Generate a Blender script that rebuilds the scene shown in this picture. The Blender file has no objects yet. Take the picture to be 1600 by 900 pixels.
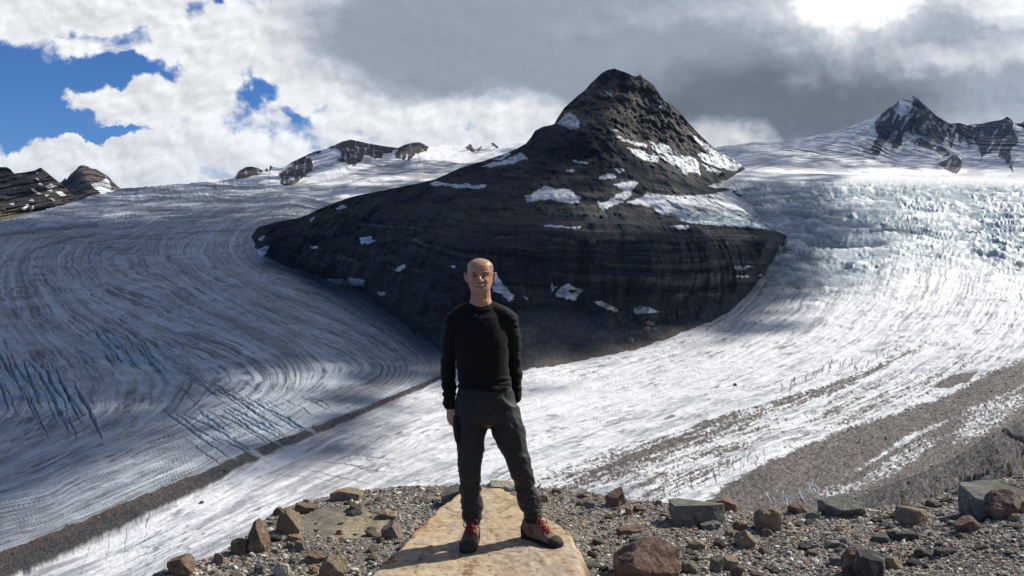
import bpy, bmesh, math, random
import numpy as np
from mathutils import Vector, Matrix, Euler

# ------------------------------------------------------------------ basics
FOC = 1385.0          # focal length in photo pixels (photo is 1600 wide)
HX, HY = 800.0, 400.0  # principal column, horizon row
ZC = 1.79             # eye height above the slab the hiker stands on
SUN_AZ, SUN_EL = math.radians(65), math.radians(40)   # azimuth measured from +Y towards +X
SUN = np.array([math.sin(SUN_AZ)*math.cos(SUN_EL), math.cos(SUN_AZ)*math.cos(SUN_EL), math.sin(SUN_EL)])
scene = bpy.context.scene
COL = scene.collection
random.seed(7)

def pt(px, py, Y):
    return Vector(((px-HX)/FOC*Y, Y, ZC+(HY-py)/FOC*Y))

# ------------------------------------------------------------------ numpy noise
def _hash(ix, iy, seed):
    h = (ix.astype(np.uint32)*np.uint32(374761393) + iy.astype(np.uint32)*np.uint32(668265263)
         + np.uint32((seed*1442695041) & 0xffffffff))
    h = (h ^ (h >> np.uint32(13)))*np.uint32(1274126177)
    h = (h ^ (h >> np.uint32(16)))*np.uint32(2246822519)
    h = h ^ (h >> np.uint32(15))
    return h.astype(np.float64)/4294967295.0

def vnoise(x, y, seed=0):
    x = np.asarray(x, float); y = np.asarray(y, float)
    fx = np.floor(x); fy = np.floor(y)
    ix = fx.astype(np.int64); iy = fy.astype(np.int64)
    tx = x-fx; ty = y-fy
    tx = tx*tx*tx*(tx*(tx*6-15)+10); ty = ty*ty*ty*(ty*(ty*6-15)+10)
    a = _hash(ix, iy, seed); b = _hash(ix+1, iy, seed); c = _hash(ix, iy+1, seed); d = _hash(ix+1, iy+1, seed)
    return (a*(1-tx)+b*tx)*(1-ty)+(c*(1-tx)+d*tx)*ty

def fbm(x, y, seed=0, octs=5, gain=0.5, lac=2.03):
    s = 0; a = 1.0; tot = 0; ca, sa = math.cos(0.5), math.sin(0.5)
    for o in range(octs):
        s = s+a*vnoise(x, y, seed+o*17); tot += a
        x, y = (x*lac+o*3.7), (y*lac-o*1.3)
        a *= gain
    return s/tot

def rfbm(x, y, seed=0, octs=5, gain=0.5):   # isotropic: each octave rotated
    s = 0; a = 1.0; tot = 0
    for o in range(octs):
        s = s+a*vnoise(x, y, seed+o*17); tot += a
        x, y = (x*1.63-y*1.21+5.1), (x*1.21+y*1.63-2.7)
        a *= gain
    return s/tot

def ridged(x, y, seed=0, octs=5, gain=0.5, lac=2.05):
    s = 0; a = 1.0; tot = 0
    for o in range(octs):
        n = 1-np.abs(2*vnoise(x, y, seed+o*31)-1)
        s = s+a*n*n; tot += a
        x, y = x*lac+1.7, y*lac+9.2
        a *= gain
    return s/tot

def sm(e0, e1, x):
    t = np.clip((x-e0)/(e1-e0), 0, 1)
    return t*t*(3-2*t)

def tps(points):
    p = np.array([q[:2] for q in points], float)/100.0
    v = np.array([q[2] for q in points], float)
    n = len(p)
    d2 = ((p[:, None, :]-p[None])**2).sum(-1)
    K = 0.5*d2*np.log(d2+1e-12)+np.eye(n)*1e-3
    A = np.zeros((n+3, n+3)); A[:n, :n] = K; A[:n, n] = 1; A[:n, n+1:] = p; A[n, :n] = 1; A[n+1:, :n] = p.T
    w = np.linalg.solve(A, np.concatenate([v, np.zeros(3)]))
    def f(x, y):
        sh = np.shape(x); X = np.clip(np.ravel(x)/100.0, p[:, 0].min(), p[:, 0].max()); Yv = np.ravel(y)/100.0
        out = np.empty(X.size)
        for i in range(0, X.size, 60000):
            xs, ys = X[i:i+60000], Yv[i:i+60000]
            d2 = (xs[:, None]-p[:, 0])**2+(ys[:, None]-p[:, 1])**2
            out[i:i+60000] = (0.5*d2*np.log(d2+1e-12))@w[:n]+w[n]+w[n+1]*xs+w[n+2]*ys
        return out.reshape(sh)
    return f

def inpoly(x, y, poly):
    res = np.zeros(x.shape, bool)
    P = np.array(poly, float)
    m = (x >= P[:, 0].min()) & (x <= P[:, 0].max()) & (y >= P[:, 1].min()) & (y <= P[:, 1].max())
    if not m.any(): return res
    xs, ys = x[m], y[m]; r = np.zeros(xs.shape, bool)
    for (x0, y0), (x1, y1) in zip(P, np.roll(P, -1, 0)):
        if y0 == y1: continue
        c = ((y0 > ys) != (y1 > ys)) & (xs < (x1-x0)*(ys-y0)/(y1-y0)+x0)
        r ^= c
    res[m] = r
    return res

def segdist(x, y, line):
    d = np.full(x.shape, 1e9)
    for (x0, y0), (x1, y1) in zip(line[:-1], line[1:]):
        dx, dy = x1-x0, y1-y0
        t = np.clip(((x-x0)*dx+(y-y0)*dy)/(dx*dx+dy*dy+1e-9), 0, 1)
        d = np.minimum(d, np.hypot(x-x0-t*dx, y-y0-t*dy))
    return d

def line_y(px, line):
    L = sorted(line)
    return np.interp(px, [a for a, _ in L], [b for _, b in L])

def mix(a, b, t):
    return a*(1-t)+b*t

def mixc(c, col, t):      # blend an (..,3) colour field towards a colour
    return c*(1-t[..., None])+np.asarray(col, float)*t[..., None]

# ------------------------------------------------------------------ mesh helpers
def mesh_np(name, verts, faces, mat=None, cols=None, smooth=True, parent=None, link=True):
    verts = np.asarray(verts, np.float32); faces = np.asarray(faces, np.int32)
    me = bpy.data.meshes.new(name)
    me.vertices.add(len(verts)); me.vertices.foreach_set('co', verts.ravel())
    k = faces.shape[1]
    me.loops.add(faces.size); me.loops.foreach_set('vertex_index', faces.ravel())
    me.polygons.add(len(faces)); me.polygons.foreach_set('loop_start', np.arange(0, faces.size, k, dtype=np.int32))
    me.update(calc_edges=True)
    if smooth: me.polygons.foreach_set('use_smooth', np.ones(len(faces), bool))
    else: me.polygons.foreach_set('use_smooth', np.zeros(len(faces), bool))
    if cols is not None:
        at = me.attributes.new('Col', 'FLOAT_COLOR', 'POINT')
        c = np.ones((len(verts), 4), np.float32); c[:, :3] = np.clip(np.asarray(cols).reshape(-1, 3), 0.002, 0.95)
        at.data.foreach_set('color', c.ravel())
    me.validate()
    o = bpy.data.objects.new(name, me)
    if link: COL.objects.link(o)
    if parent: o.parent = parent
    if mat: me.materials.append(mat)
    return o

def grid_faces(R, C):
    i = np.arange(R*C).reshape(R, C)
    return np.stack([i[:-1, :-1], i[1:, :-1], i[1:, 1:], i[:-1, 1:]], -1).reshape(-1, 4)

def structure(o):
    o['kind'] = 'structure'; return o

def tag(o, label=None, cat=None, group=None, kind=None):
    if label: o['label'] = label
    if cat: o['category'] = cat
    if group: o['group'] = group
    if kind: o['kind'] = kind
    return o

# ------------------------------------------------------------------ node helpers
class S:
    """A node socket with arithmetic."""
    nt = None
    def __init__(s, sock): s.s = sock
    @staticmethod
    def m(op, *a):
        n = S.nt.nodes.new('ShaderNodeMath'); n.operation = op
        for i, v in enumerate(a):
            if isinstance(v, S): S.nt.links.new(v.s, n.inputs[i])
            else: n.inputs[i].default_value = v
        return S(n.outputs[0])
    def __add__(s, o): return S.m('ADD', s, o)
    __radd__ = __add__
    def __sub__(s, o): return S.m('SUBTRACT', s, o)
    def __rsub__(s, o): return S.m('SUBTRACT', o, s)
    def __mul__(s, o): return S.m('MULTIPLY', s, o)
    __rmul__ = __mul__
    def __truediv__(s, o): return S.m('DIVIDE', s, o)

def s_step(e0, e1, x):
    n = S.nt.nodes.new('ShaderNodeMapRange'); n.interpolation_type = 'SMOOTHSTEP'
    S.nt.links.new(x.s, n.inputs['Value']); n.inputs['From Min'].default_value = e0; n.inputs['From Max'].default_value = e1
    return S(n.outputs[0])

def s_noise(vec, scale, detail=4, rough=0.5, dist=0.0, lac=2.0):
    n = S.nt.nodes.new('ShaderNodeTexNoise'); n.inputs['Scale'].default_value = scale
    n.inputs['Detail'].default_value = detail; n.inputs['Roughness'].default_value = rough
    n.inputs['Distortion'].default_value = dist; n.inputs['Lacunarity'].default_value = lac
    if vec is not None: S.nt.links.new(vec.s, n.inputs['Vector'])
    return S(n.outputs['Fac'])

def s_vec(x, y, z=0.0):
    n = S.nt.nodes.new('ShaderNodeCombineXYZ')
    for i, v in enumerate((x, y, z)):
        if isinstance(v, S): S.nt.links.new(v.s, n.inputs[i])
        else: n.inputs[i].default_value = v
    return S(n.outputs[0])

def s_mixc(t, a, b, blend='MIX'):
    n = S.nt.nodes.new('ShaderNodeMix'); n.data_type = 'RGBA'; n.blend_type = blend
    for key, v in ((0, t), (6, a), (7, b)):
        if isinstance(v, S): S.nt.links.new(v.s, n.inputs[key])
        elif key == 0: n.inputs[0].default_value = v
        else: n.inputs[key].default_value = (*v, 1)
    return S(n.outputs[2])

def new_mat(name):
    m = bpy.data.materials.new(name); m.use_nodes = True
    nt = m.node_tree; S.nt = nt
    return m, nt, nt.nodes['Principled BSDF']

def ground_mat(name, scales=(1.0,), amp=0.35, bump=0.5, bump_scale=1.0, rough=0.9, spec=0.2, bump_dist=0.1, per=False):
    """Base colour from the mesh's own 'Col' attribute, broken up by procedural noise, with procedural bump."""
    m, nt, bs = new_mat(name)
    a = nt.nodes.new('ShaderNodeAttribute'); a.attribute_name = 'Col'
    tc = nt.nodes.new('ShaderNodeTexCoord'); co = S(tc.outputs['Object'])
    v = None
    for sc in scales:
        n = s_noise(co, sc, 5, 0.6)
        f = (n-0.5)*(2*amp)+1.0
        v = f if v is None else v*f
    c = s_mixc(1.0, S(a.outputs['Color']), s_vec(v, v, v), 'MULTIPLY')
    nt.links.new(c.s, bs.inputs['Base Color'])
    if bump:
        b = nt.nodes.new('ShaderNodeBump'); b.inputs['Strength'].default_value = bump; b.inputs['Distance'].default_value = bump_dist
        h = s_noise(co, bump_scale, 8, 0.65)
        nt.links.new(h.s, b.inputs['Height']); nt.links.new(b.outputs[0], bs.inputs['Normal'])
    bs.inputs['Roughness'].default_value = rough
    bs.inputs['Specular IOR Level'].default_value = spec
    return m

# ------------------------------------------------------------------ depth model of the valley
GLACIER_PTS = [(900,580,846),(1000,545,960),(1200,480,1180),(1200,600,745),(1400,560,850),(1600,520,950),(1600,600,640),
 (1400,680,520),(1200,720,470),(1000,760,430),(800,740,480),(600,740,490),(400,800,420),(200,880,372),(0,900,368),
 (0,800,440),(200,750,480),(400,660,620),(600,600,800),(690,580,880),(0,700,560),(0,600,760),(250,600,770),(0,500,1080),
 (250,500,1080),(500,500,1080),(450,420,1420),(250,420,1480),(0,420,1500),(0,370,1900),(200,340,2300),(400,360,1900),
 (300,300,3000),(450,320,2500),(200,300,2950),(0,345,2200),(500,290,3400),(400,285,3500),(130,312,2700),
 (1230,400,1420),(1300,440,1320),(1500,440,1380),(1600,430,1480),(1230,340,1740),(1400,340,1800),(1600,340,1850),
 (1200,275,2350),(1400,275,2450),(1600,285,2400),(1150,300,2050),(1720,420,1550),(1720,600,640),(-150,420,1500),
 (-150,600,760),(-150,800,440),(-150,960,330),(400,960,310),(800,960,300),(1200,900,320),(1600,780,370),(1720,800,360),
 (-150,345,2200),(1720,285,2400),(800,420,1350),(800,320,2300)]
_gz = tps([(a, b, math.log(c)) for a, b, c in GLACIER_PTS])
def glacier_depth(px, py): return np.exp(_gz(px, py))

def col_grid(px0, px1, step, top, bot, rows, power=1.0):
    a, b = max(px0, -60.0), min(px1, 1660.0)       # finer where it is looked at, coarser out to the sides
    px = np.concatenate([np.arange(px0, a-step, step*5), np.arange(a, b+step, step), np.arange(b+step*4, px1+step, step*5)])
    t = line_y(px, top); b = line_y(px, bot)
    v = (np.linspace(0, 1, rows)**power)[:, None]
    PX = np.broadcast_to(px, (rows, len(px))).copy()
    PY = t+(b-t)*v
    return PX, PY

def to_world(PX, PY, D):
    return np.stack([(PX-HX)/FOC*D, D, ZC+(HY-PY)/FOC*D], -1)

def back_rows(P, cols, n=8, run=60.0, drop=0.9):
    """Continue a sheet behind its crest so that the mountain has a far side."""
    out = [P]; oc = [cols]
    k = np.arange(n, 0, -1)[:, None]
    top = P[0]
    B = np.repeat(top[None], n, 0).copy()
    B[..., 1] += k*run; B[..., 2] -= k*run*drop*(1-0.35/k)
    B[..., 0] *= B[..., 1]/top[None, :, 1]
    return np.concatenate([B, P], 0), np.concatenate([np.repeat(cols[0][None], n, 0), cols], 0)

SHADE = []   # (world points, 0..1 how much shade the added cloud should cast on them)

def ragged(PX, PY, a=2.0, s=5.0, seed=90):
    return (PX+(fbm(PX/s, PY/s, seed, 3)-0.5)*2*a, PY+(fbm(PX/s, PY/s, seed+5, 3)-0.5)*1.4*a)

def polys_mask(PX, PY, polys, a=2.0, s=5.0):
    qx, qy = ragged(PX, PY, a, s)
    m = np.zeros(PX.shape, bool)
    for p in polys: m |= inpoly(qx, qy, p)
    return m.astype(float)

def ell(PX, PY, cx, cy, rx, ry, ang=0.0):
    c, s = math.cos(math.radians(ang)), math.sin(math.radians(ang))
    dx, dy = PX-cx, PY-cy
    u = (dx*c+dy*s)/rx; v = (-dx*s+dy*c)/ry
    return np.clip(1-(u*u+v*v), 0, 1)
# ------------------------------------------------------------------ GLACIERS (one sheet of ice, left and right streams)
MORAINE = [(-150,952),(0,893),(100,852),(200,806),(300,762),(370,727),(430,700),(500,672),(600,630),(660,604),(692,588)]
CONTACT = [(1250,235),(1185,258),(1150,272),(1128,284),(1150,300),(1172,318),(1185,340),(1235,367),(1212,395),(1200,422),(1180,446),(1160,470),(1140,490),(1080,515),(1000,545),
           (900,566),(820,579),(760,592),(705,575),(690,552),(640,512),(600,482),(570,458),(520,441),(480,428),(430,408),(402,396),
           (393,372),(396,362)]
LEFT_FLOW = [
 (0.0, [(470,322),(430,345),(392,368),(395,400),(440,420),(520,452),(590,492),(650,532),(686,562),(690,580),(668,598),(600,628),(500,671),(400,716),(280,775),(150,836),(0,897),(-150,955)]),
 (.25, [(420,322),(360,350),(330,385),(370,430),(450,470),(540,510),(610,550),(630,580),(600,608),(540,632),(450,668),(340,715),(220,770),(100,820),(-150,915)]),
 (.5, [(360,322),(260,352),(225,390),(260,435),(340,480),(420,520),(480,560),(490,595),(460,625),(400,655),(300,700),(200,742),(80,795),(-150,880)]),
 (.7, [(300,325),(150,360),(100,395),(110,440),(170,490),(250,535),(310,570),(320,605),(290,640),(230,675),(140,715),(40,760),(-150,830)]),
 (.85, [(230,330),(60,372),(35,400),(35,450),(60,500),(110,550),(150,590),(140,630),(100,660),(40,690),(-40,730),(-150,770)]),
 (1.0, [(150,335),(0,375),(-60,400),(-80,450),(-70,500),(-40,560),(-20,600),(-40,640),(-80,670),(-150,700)])]
RIGHT_FLOW = [
 (0.0, [(1235,370),(1205,410),(1180,450),(1140,492),(1060,525),(950,555),(820,580),(700,603),(600,638),(500,682),(400,730),(280,795),(150,860),(0,920)]),
 (.33, [(1330,370),(1310,430),(1270,490),(1180,545),(1060,590),(930,630),(800,670),(650,720),(500,790),(350,860),(200,930)]),
 (.66, [(1470,370),(1470,430),(1430,500),(1350,560),(1220,620),(1080,670),(950,720),(820,765),(650,830)]),
 (1.0, [(1620,400),(1600,470),(1550,540),(1460,600),(1350,650),(1220,700),(1100,750),(950,820)]),
 (1.3, [(1720,480),(1680,560),(1600,620),(1500,660),(1400,710),(1300,760),(1200,810)])]

def flow_fields(fam):
    us, ts = [], []
    for u, L in fam:
        P = np.array(L, float); s = np.concatenate([[0], np.cumsum(np.hypot(*np.diff(P, axis=0).T))])
        for (x, y), t in zip(L, s/s[-1]):
            us.append((x, y, u)); ts.append((x, y, t))
    return tps(us), tps(ts)

RUBBLE = []
def build_glacier():
    top = [(-150,352),(0,345),(60,330),(130,311),(190,294),(250,290),(330,284),(400,284),(440,300),(520,318),(700,330),(1100,300),(1130,268),(1160,264),(1200,271),(1300,272),(1400,275),(1600,284),(1750,288)]
    bot = [(-150,965),(200,965),(500,900),(1100,860),(1750,850)]
    PX, PY = col_grid(-520, 2150, 1.25, top, bot, 560)
    D = glacier_depth(PX, PY)
    W = to_world(PX, PY, D); X, Y = W[..., 0], W[..., 1]
    mor_y = np.where(PX < 694, line_y(PX, MORAINE), 586)
    # which stream: left (1) or right (0)
    left = np.where((PX < 760) & (PY < mor_y) & (PX < 800), 1.0, 0.0)
    left = np.where((PX > 692) & (PY > 560), 0.0, left)
    fu, ft = flow_fields(LEFT_FLOW); gu, gt = flow_fields(RIGHT_FLOW)
    U, T = fu(PX, PY), ft(PX, PY); R, Q = gu(PX, PY), gt(PX, PY)
    h = np.zeros(PX.shape); 
    col = np.ones(PX.shape+(3,))
    wob = (fbm(X/60, Y/60, 3, 3)-0.5); PM = D/FOC      # PM: metres per photo pixel
    # ---------- left stream
    s1 = ridged(U*46+wob*.9, T*5, 11, 4, 0.62)
    s2 = fbm(U*110+wob*1.6, T*13, 12, 3, 0.62)
    s3 = fbm(U*13, T*1.6, 13, 4, 0.6)
    s4 = rfbm(X/22, Y/22, 14, 5, .65)
    hl = (s1-0.4)*1.0+(s2-0.5)*1.9+(s4-.5)*2.2
    # dirty streaks (cryoconite along the foliation); clean ice blue-grey
    dirt = np.clip(0.47+1.2*(s2-0.5)+.75*(s3-0.5)+1.0*(s4-0.5)-0.25*(s1-0.4), 0, 1)
    cl = mixc(np.ones(PX.shape+(3,))*np.array([.53, .60, .67]), [.20, .22, .245], dirt)
    fine = rfbm(PX*.9, PY*1.3, 15, 3)
    cl *= (0.72+0.56*fine)[..., None]
    def thin(n, w): return sm(w, w*.25, np.abs(n-.5))      # thin lines where the noise crosses its mean
    l1 = thin(fbm(U*44+wob*1.0, T*4, 51, 3, .5), .05)*sm(.25, .5, fbm(U*20, T*8, 52, 3)); l2 = thin(fbm(U*80+wob*1.4, T*8, 53, 3, .5), .07)*sm(.3, .55, rfbm(X/50, Y/50, 54, 3))
    lw = thin(fbm(U*30+wob, T*3, 55, 3, .5), .07)
    cl = mixc(cl, [.60, .68, .76], lw*.22)
    cl = mixc(cl, [.075, .08, .09], np.clip(l1*.75+l2*.65, 0, .85)*(.35+.65*sm(.4, .6, rfbm(X/18, Y/18, 60, 3)))); hl -= (l1*.8+l2*.5)*PM
    cracks_f = sm(.58, .72, fbm(U*175+wob*3, T*34+wob*2, 18, 3, .6))*sm(.35, .55, rfbm(X/45, Y/45, 19, 4))
    cl = mixc(cl, [.04, .05, .065], cracks_f*.75); hl -= cracks_f*1.1*PM
    # upper ice-fall lip of the left stream, snow streaked
    up = sm(335, 305, PY)
    iceu = ridged(X/70+wob, Y/45, 21, 4)
    hl += up*(iceu-.45)*9
    cu = mixc(np.ones(PX.shape+(3,))*np.array([.26, .29, .32]), [.72, .76, .8], sm(.47, .62, fbm(X/150, Y/60, 22, 5, .6)))
    cl = cl*(1-up*.85)[..., None]+cu*(up*.85)[..., None]
    # brown veil in the upper middle
    br = np.clip(ell(PX, PY, 330, 335, 130, 16, 4)*1.3+ell(PX, PY, 150, 375, 200, 16, 2), 0, 1)*sm(.42, .6, fbm(X/50, Y/22, 24, 5, .6))
    cl = mixc(cl, [.12, .115, .115], br*.55)
    # dark medial stripes
    for ln, w in (([(150,366),(105,374),(60,388),(38,402),(30,420),(40,450),(45,480)], 2.2), ([(150,352),(60,360),(0,368),(-150,380)], 5), ([(400,358),(300,363),(200,372),(140,380)], 1.5)):
        d = segdist(*ragged(PX, PY, 2, 9), ln)
        cl = mixc(cl, [.07, .07, .075], sm(w, w*.3, d)*.75)
    # grey edge zone below the rock
    ed = sm(34, 4, segdist(*ragged(PX, PY, 5, 20), [(540,455),(600,490),(650,535),(690,575)]))
    cl = mixc(cl, [.21, .205, .195], ed*.7)
    # snow bank along the foot of the cliff
    hl *= np.clip(PM/.75, .2, 1)
    # ---------- right stream
    r2 = fbm(R*60+wob*.8, Q*15, 31, 5, .62)
    r3 = fbm(R*14, Q*5, 32, 4, .55)
    r4 = rfbm(X/16, Y/16, 33, 5, .62)
    r5 = ridged(R*40+wob, Q*22, 34, 4)
    hr = (r2-.5)*2.4+(r4-.5)*3.2+(r5-.4)*.9
    cr = mixc(np.ones(PX.shape+(3,))*np.array([.80, .815, .83]), [.30, .33, .36], np.clip(1.9*(r2-.52)+1.2*(r3-.5)+1.9*(r4-.53), 0, .9)*(1-.6*ell(PX, PY, 1060, 560, 420, 110, -12)))
    def thin2(n, w): return sm(w, w*.25, np.abs(n-.5))
    rl = thin2(fbm(R*38+wob, Q*12, 56, 3, .5), .05)*sm(.35, .6, fbm(R*12, Q*8, 57, 3)); rl2 = thin2(fbm(R*80+wob*2, Q*26, 58, 3), .06)*sm(.4, .6, rfbm(X/40, Y/40, 59, 3))
    cr = mixc(cr, [.17, .19, .21], np.clip(rl*.6+rl2*.55, 0, .8)); hr -= (rl*.7+rl2*.5)*PM
    specks = sm(.66, .74, fbm(R*130+wob*2, Q*60, 35, 3))*sm(.4, .6, fbm(X/30, Y/30, 36, 4))
    cr = mixc(cr, [.07, .07, .07], specks*.8); hr -= specks*.5*PM
    # lower left tongue in front: greyer streaks
    gr = sm(740, 480, PX)*sm(.38, .66, r3+.5*(r2-.5))
    cr = mixc(cr, [.30, .30, .32], gr*.7)
    hr *= np.clip(PM/.9, .18, 1)
    # ice-fall
    qy = np.interp(PX, [1100,1180,1240,1320,1420,1520,1600,1750], [400,475,480,470,430,430,455,470])
    fall = sm(16, -62, PY-qy-26*(fbm(PX/40, PY/40, 41, 3)-.5)*2)*sm(1060, 1165, PX)
    lip = sm(268, 292, PY-(PX-1150)*.018)
    fall = fall*lip
    warp = (fbm(X/160, Y/160, 42, 3)-.5)*3
    along = X+0.25*Y; across = Y-0.10*X+0.00022*(X-600)**2
    f1 = ridged(along/300+warp, across/44+warp*.7, 43, 4, .5)
    f2 = ridged(along/150+warp*2.5, across/21+warp, 44, 2, .5); wp2 = (fbm(X/55, Y/25, 65, 3)-.5)*2.2; f4 = ridged(along/80+warp*4+wp2, across/10+wp2*2, 48, 2, .5)
    f3 = rfbm(X/22, Y/9, 45, 4, .6)
    amp = 1.0+0.5*ell(PX, PY, 1570, 390, 90, 60)
    hf = ((f1-.45)*16+(f2-.42)*10+(f4-.4)*3+(f3-.5)*2)*amp
    snowy = sm(.46, .74, .45*f1+.35*f2+.2*f4+.35*(fbm(X/160, Y/60, 46, 4)-.5))
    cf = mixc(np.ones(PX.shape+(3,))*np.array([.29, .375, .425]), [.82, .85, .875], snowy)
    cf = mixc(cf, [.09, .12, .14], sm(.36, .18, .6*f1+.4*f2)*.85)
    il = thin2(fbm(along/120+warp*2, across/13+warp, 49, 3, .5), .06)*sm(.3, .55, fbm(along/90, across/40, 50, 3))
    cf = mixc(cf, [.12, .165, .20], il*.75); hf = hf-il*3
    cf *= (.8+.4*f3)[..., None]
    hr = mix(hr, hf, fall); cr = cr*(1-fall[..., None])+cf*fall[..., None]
    # clean snow strip at the top of the fall
    st = (1-lip)*sm(1080, 1140, PX)
    cr = mixc(cr, [.86, .88, .9], st); hr = mix(hr, (fbm(X/80, Y/80, 47, 3)-.5)*3, st)
    # debris bands on the right stream
    qx, qyy = ragged(PX, PY, 7, 26, 60); n1 = rfbm(PX/3.2, PY/2.2, 61, 4, .65); n2 = fbm(R*22, Q*9, 62, 4, .6)
    ddist = segdist(qx, qyy, [(1690,360),(1600,432),(1500,497),(1440,540),(1330,592),(1200,642),(1080,684),(980,722),(860,772)])
    wid = np.interp(PX, [860,1000,1200,1400,1600], [34,30,14,10,7])
    n5 = fbm(R*70+wob, Q*20, 64, 4, .6); deb = np.clip(sm(1.7, 0.0, ddist/wid)*.78+.9*(n5-.5)+.3*(n2-.5)-.08, 0, 1)*sm(2.0, 1.3, ddist/wid)*sm(1620,1400,PX+60)
    low = [(850,790),(960,735),(1100,690),(1190,655),(1240,640),(1250,660),(1180,700),(1120,745),(1060,775),(980,800)]
    deb = np.maximum(deb, inpoly(qx, qyy, low)*np.clip(.52+1.2*(n5-.5)+.5*(n2-.5), 0, 1)*.85)
    main = [(1120,775),(1150,752),(1200,726),(1260,700),(1330,672),(1400,650),(1450,634),(1500,612),(1530,596),(1600,566),(1760,520),
            (1760,540),(1660,575),(1600,598),(1540,624),(1490,648),(1430,672),(1390,694),(1350,722),(1320,742),(1280,765),(1230,800),(1120,850)]
    mq = ragged(PX, PY, 5, 18, 66); ins = inpoly(*mq, main).astype(float); msd = segdist(*mq, main+main[:1])*(2*ins-1)
    deb = np.maximum(deb, sm(-17, 9, msd)*(1.12+.5*(n5-.5)))
    deb = np.maximum(deb, inpoly(qx, qyy, [(1455,608),(1470,592),(1500,582),(1530,580),(1515,592),(1480,606)])*1.2)
    sl = segdist(qx, qyy, [(1750,545),(1600,592),(1520,640),(1440,690),(1400,720),(1330,770)])
    deb = np.maximum(deb, sm(40, 0, sl)*np.clip(.35+1.6*(n2-.42), 0, .75))
    south = sm(-4, 16, PY-np.interp(PX, [1200,1320,1400,1480,1560,1660], [776,738,694,652,612,574]))*sm(1140, 1230, PX)
    white2 = np.clip(ell(PX, PY, 1402, 722, 95, 17, -31)*1.5+ell(PX, PY, 1300, 768, 60, 18, -10)*1.2+ell(PX, PY, 1545, 652, 95, 28, -30)*1.4, 0, 1)
    deb = np.where(south > 0, np.maximum(deb, south*np.clip(.98-.44*white2-.3*(n5-.5), 0, 1)), deb)
    deb = np.maximum(deb, .5*sm(1180, 1500, PX)*sm(560, 640, PY)*np.clip(n2*1.5-.35, 0, 1))
    mid = np.clip(ell(PX, PY, 1330, 640, 190, 46, -24)*1.2+ell(PX, PY, 1500, 560, 150, 40, -32), 0, 1); deb = np.maximum(deb, mid*np.clip(.30+1.3*(n5-.45)+.4*(n2-.5), 0, .62))
    thr = sm(-.10, .10, deb-n1*.95-.03)*(1-left)*(1-fall)
    n3 = rfbm(PX/1.9, PY/1.5, 63, 3, .6)
    dcol = mixc(np.ones(PX.shape+(3,))*np.array([.115, .097, .083]), [.24, .21, .185], sm(.5, .75, n3))
    dcol = mixc(dcol, [.05, .043, .04], sm(.46, .3, n3))
    cr = cr*(1-thr[..., None])+dcol*thr[..., None]; hr = hr+thr*(.2+(n3-.5)*.35)*PM
    # ---------- join
    h = mix(hr, hl, left); col = cr*(1-left[..., None])+cl*left[..., None]
    # medial moraine ridge between the streams
    md = (PY-mor_y)
    mw = np.interp(PX, [-150,0,100,200,300,400,500,600,692], [34,27,25,21,16,11,7.5,6,4])
    ins = np.where(PX < 700, sm(1.0, .72, np.abs(md+mw*.1+8*(fbm(PX/16, PY/16, 71, 4)-.5)*np.minimum(1, mw/12))/mw), 0)
    mc = mixc(np.ones(PX.shape+(3,))*np.array([.042, .038, .035]), [.115, .10, .085], sm(.5, .72, n3))
    mc = mixc(mc, [.035, .032, .03], sm(.45, .3, n3))
    mc = mixc(mc, [.17, .10, .055], sm(0, -mw*.9, md)*.55*sm(.4, .6, n1)*sm(400, 200, PX))
    dirtyband = np.where((PX < 720) & (md < 0), sm(-mw*2.6, -mw*.7, md), 0)*np.clip(.35+1.3*(s2-.4), 0, 1)
    col = mixc(col, [.17, .145, .115], dirtyband*.75)
    db2 = np.where(PX < 705, sm(16, 3, segdist(*ragged(PX, PY, 4, 16), [(560,622),(640,588),(672,572),(684,556)])), 0)
    col = mixc(col, [.20, .17, .13], db2*.45*sm(.35, .6, s2))
    col = col*(1-ins[..., None])+mc*ins[..., None]
    h = h+ins*(np.minimum(2.5, mw*.25*PM)+((n3-.5)*.3+(n1-.5)*.5)*PM)
    # ---------- crevasses: (start, direction, length, half width, depth)
    rnd = random.Random(5); cr_l = []
    def fam(n, x0, y0, sx, sy, dx, dy, l0, l1, w, dep, jit=6):
        for i in range(n):
            x = x0+sx*i+rnd.uniform(-jit, jit); y = y0+sy*i+rnd.uniform(-jit, jit)
            L = rnd.uniform(l0, l1); a = rnd.uniform(-.12, .12)
            ux, uy = dx-a*dy, dy+a*dx
            pts = [(x+ux*L*k/4+rnd.uniform(-2.5, 2.5), y+uy*L*k/4+rnd.uniform(-1.5, 1.5)) for k in range(5)]
            cr_l.append((pts, w*rnd.uniform(.6, 1.25), dep))
    fam(10, -25, 535, 15, 6, .42, .9, 60, 125, 4.2, 15)
    fam(6, 5, 590, 20, 9, .42, .9, 50, 90, 2.8, 9)
    fam(7, 135, 500, 13, 4, .62, .78, 55, 100, 2.6, 9)
    fam(6, 150, 540, 16, 3, .6, .8, 35, 60, 3.0, 7)
    fam(11, 250, 565, 11, 5, .86, .5, 60, 120, 1.7, 4)
    fam(9, 255, 648, 16, -3, .86, .5, 60, 130, 2.8, 6)
    fam(9, 290, 690, 17, -7, .86, .5, 40, 110, 2.4, 5)
    fam(8, 330, 640, 22, -4, .88, .47, 30, 70, 1.8, 4)
    fam(7, 255, 600, 18, -2, .8, .6, 50, 90, 1.6, 3)
    fam(13, 1222, 600, 9, -4, -.28, 1, 10, 24, 1.6, 6, 5)
    fam(9, 1335, 568, 9, -4, -.15, 1, 8, 18, 1.3, 6, 4)
    fam(11, 965, 775, 22, -6, .12, 1, 14, 36, 1.4, 4, 7)
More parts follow.
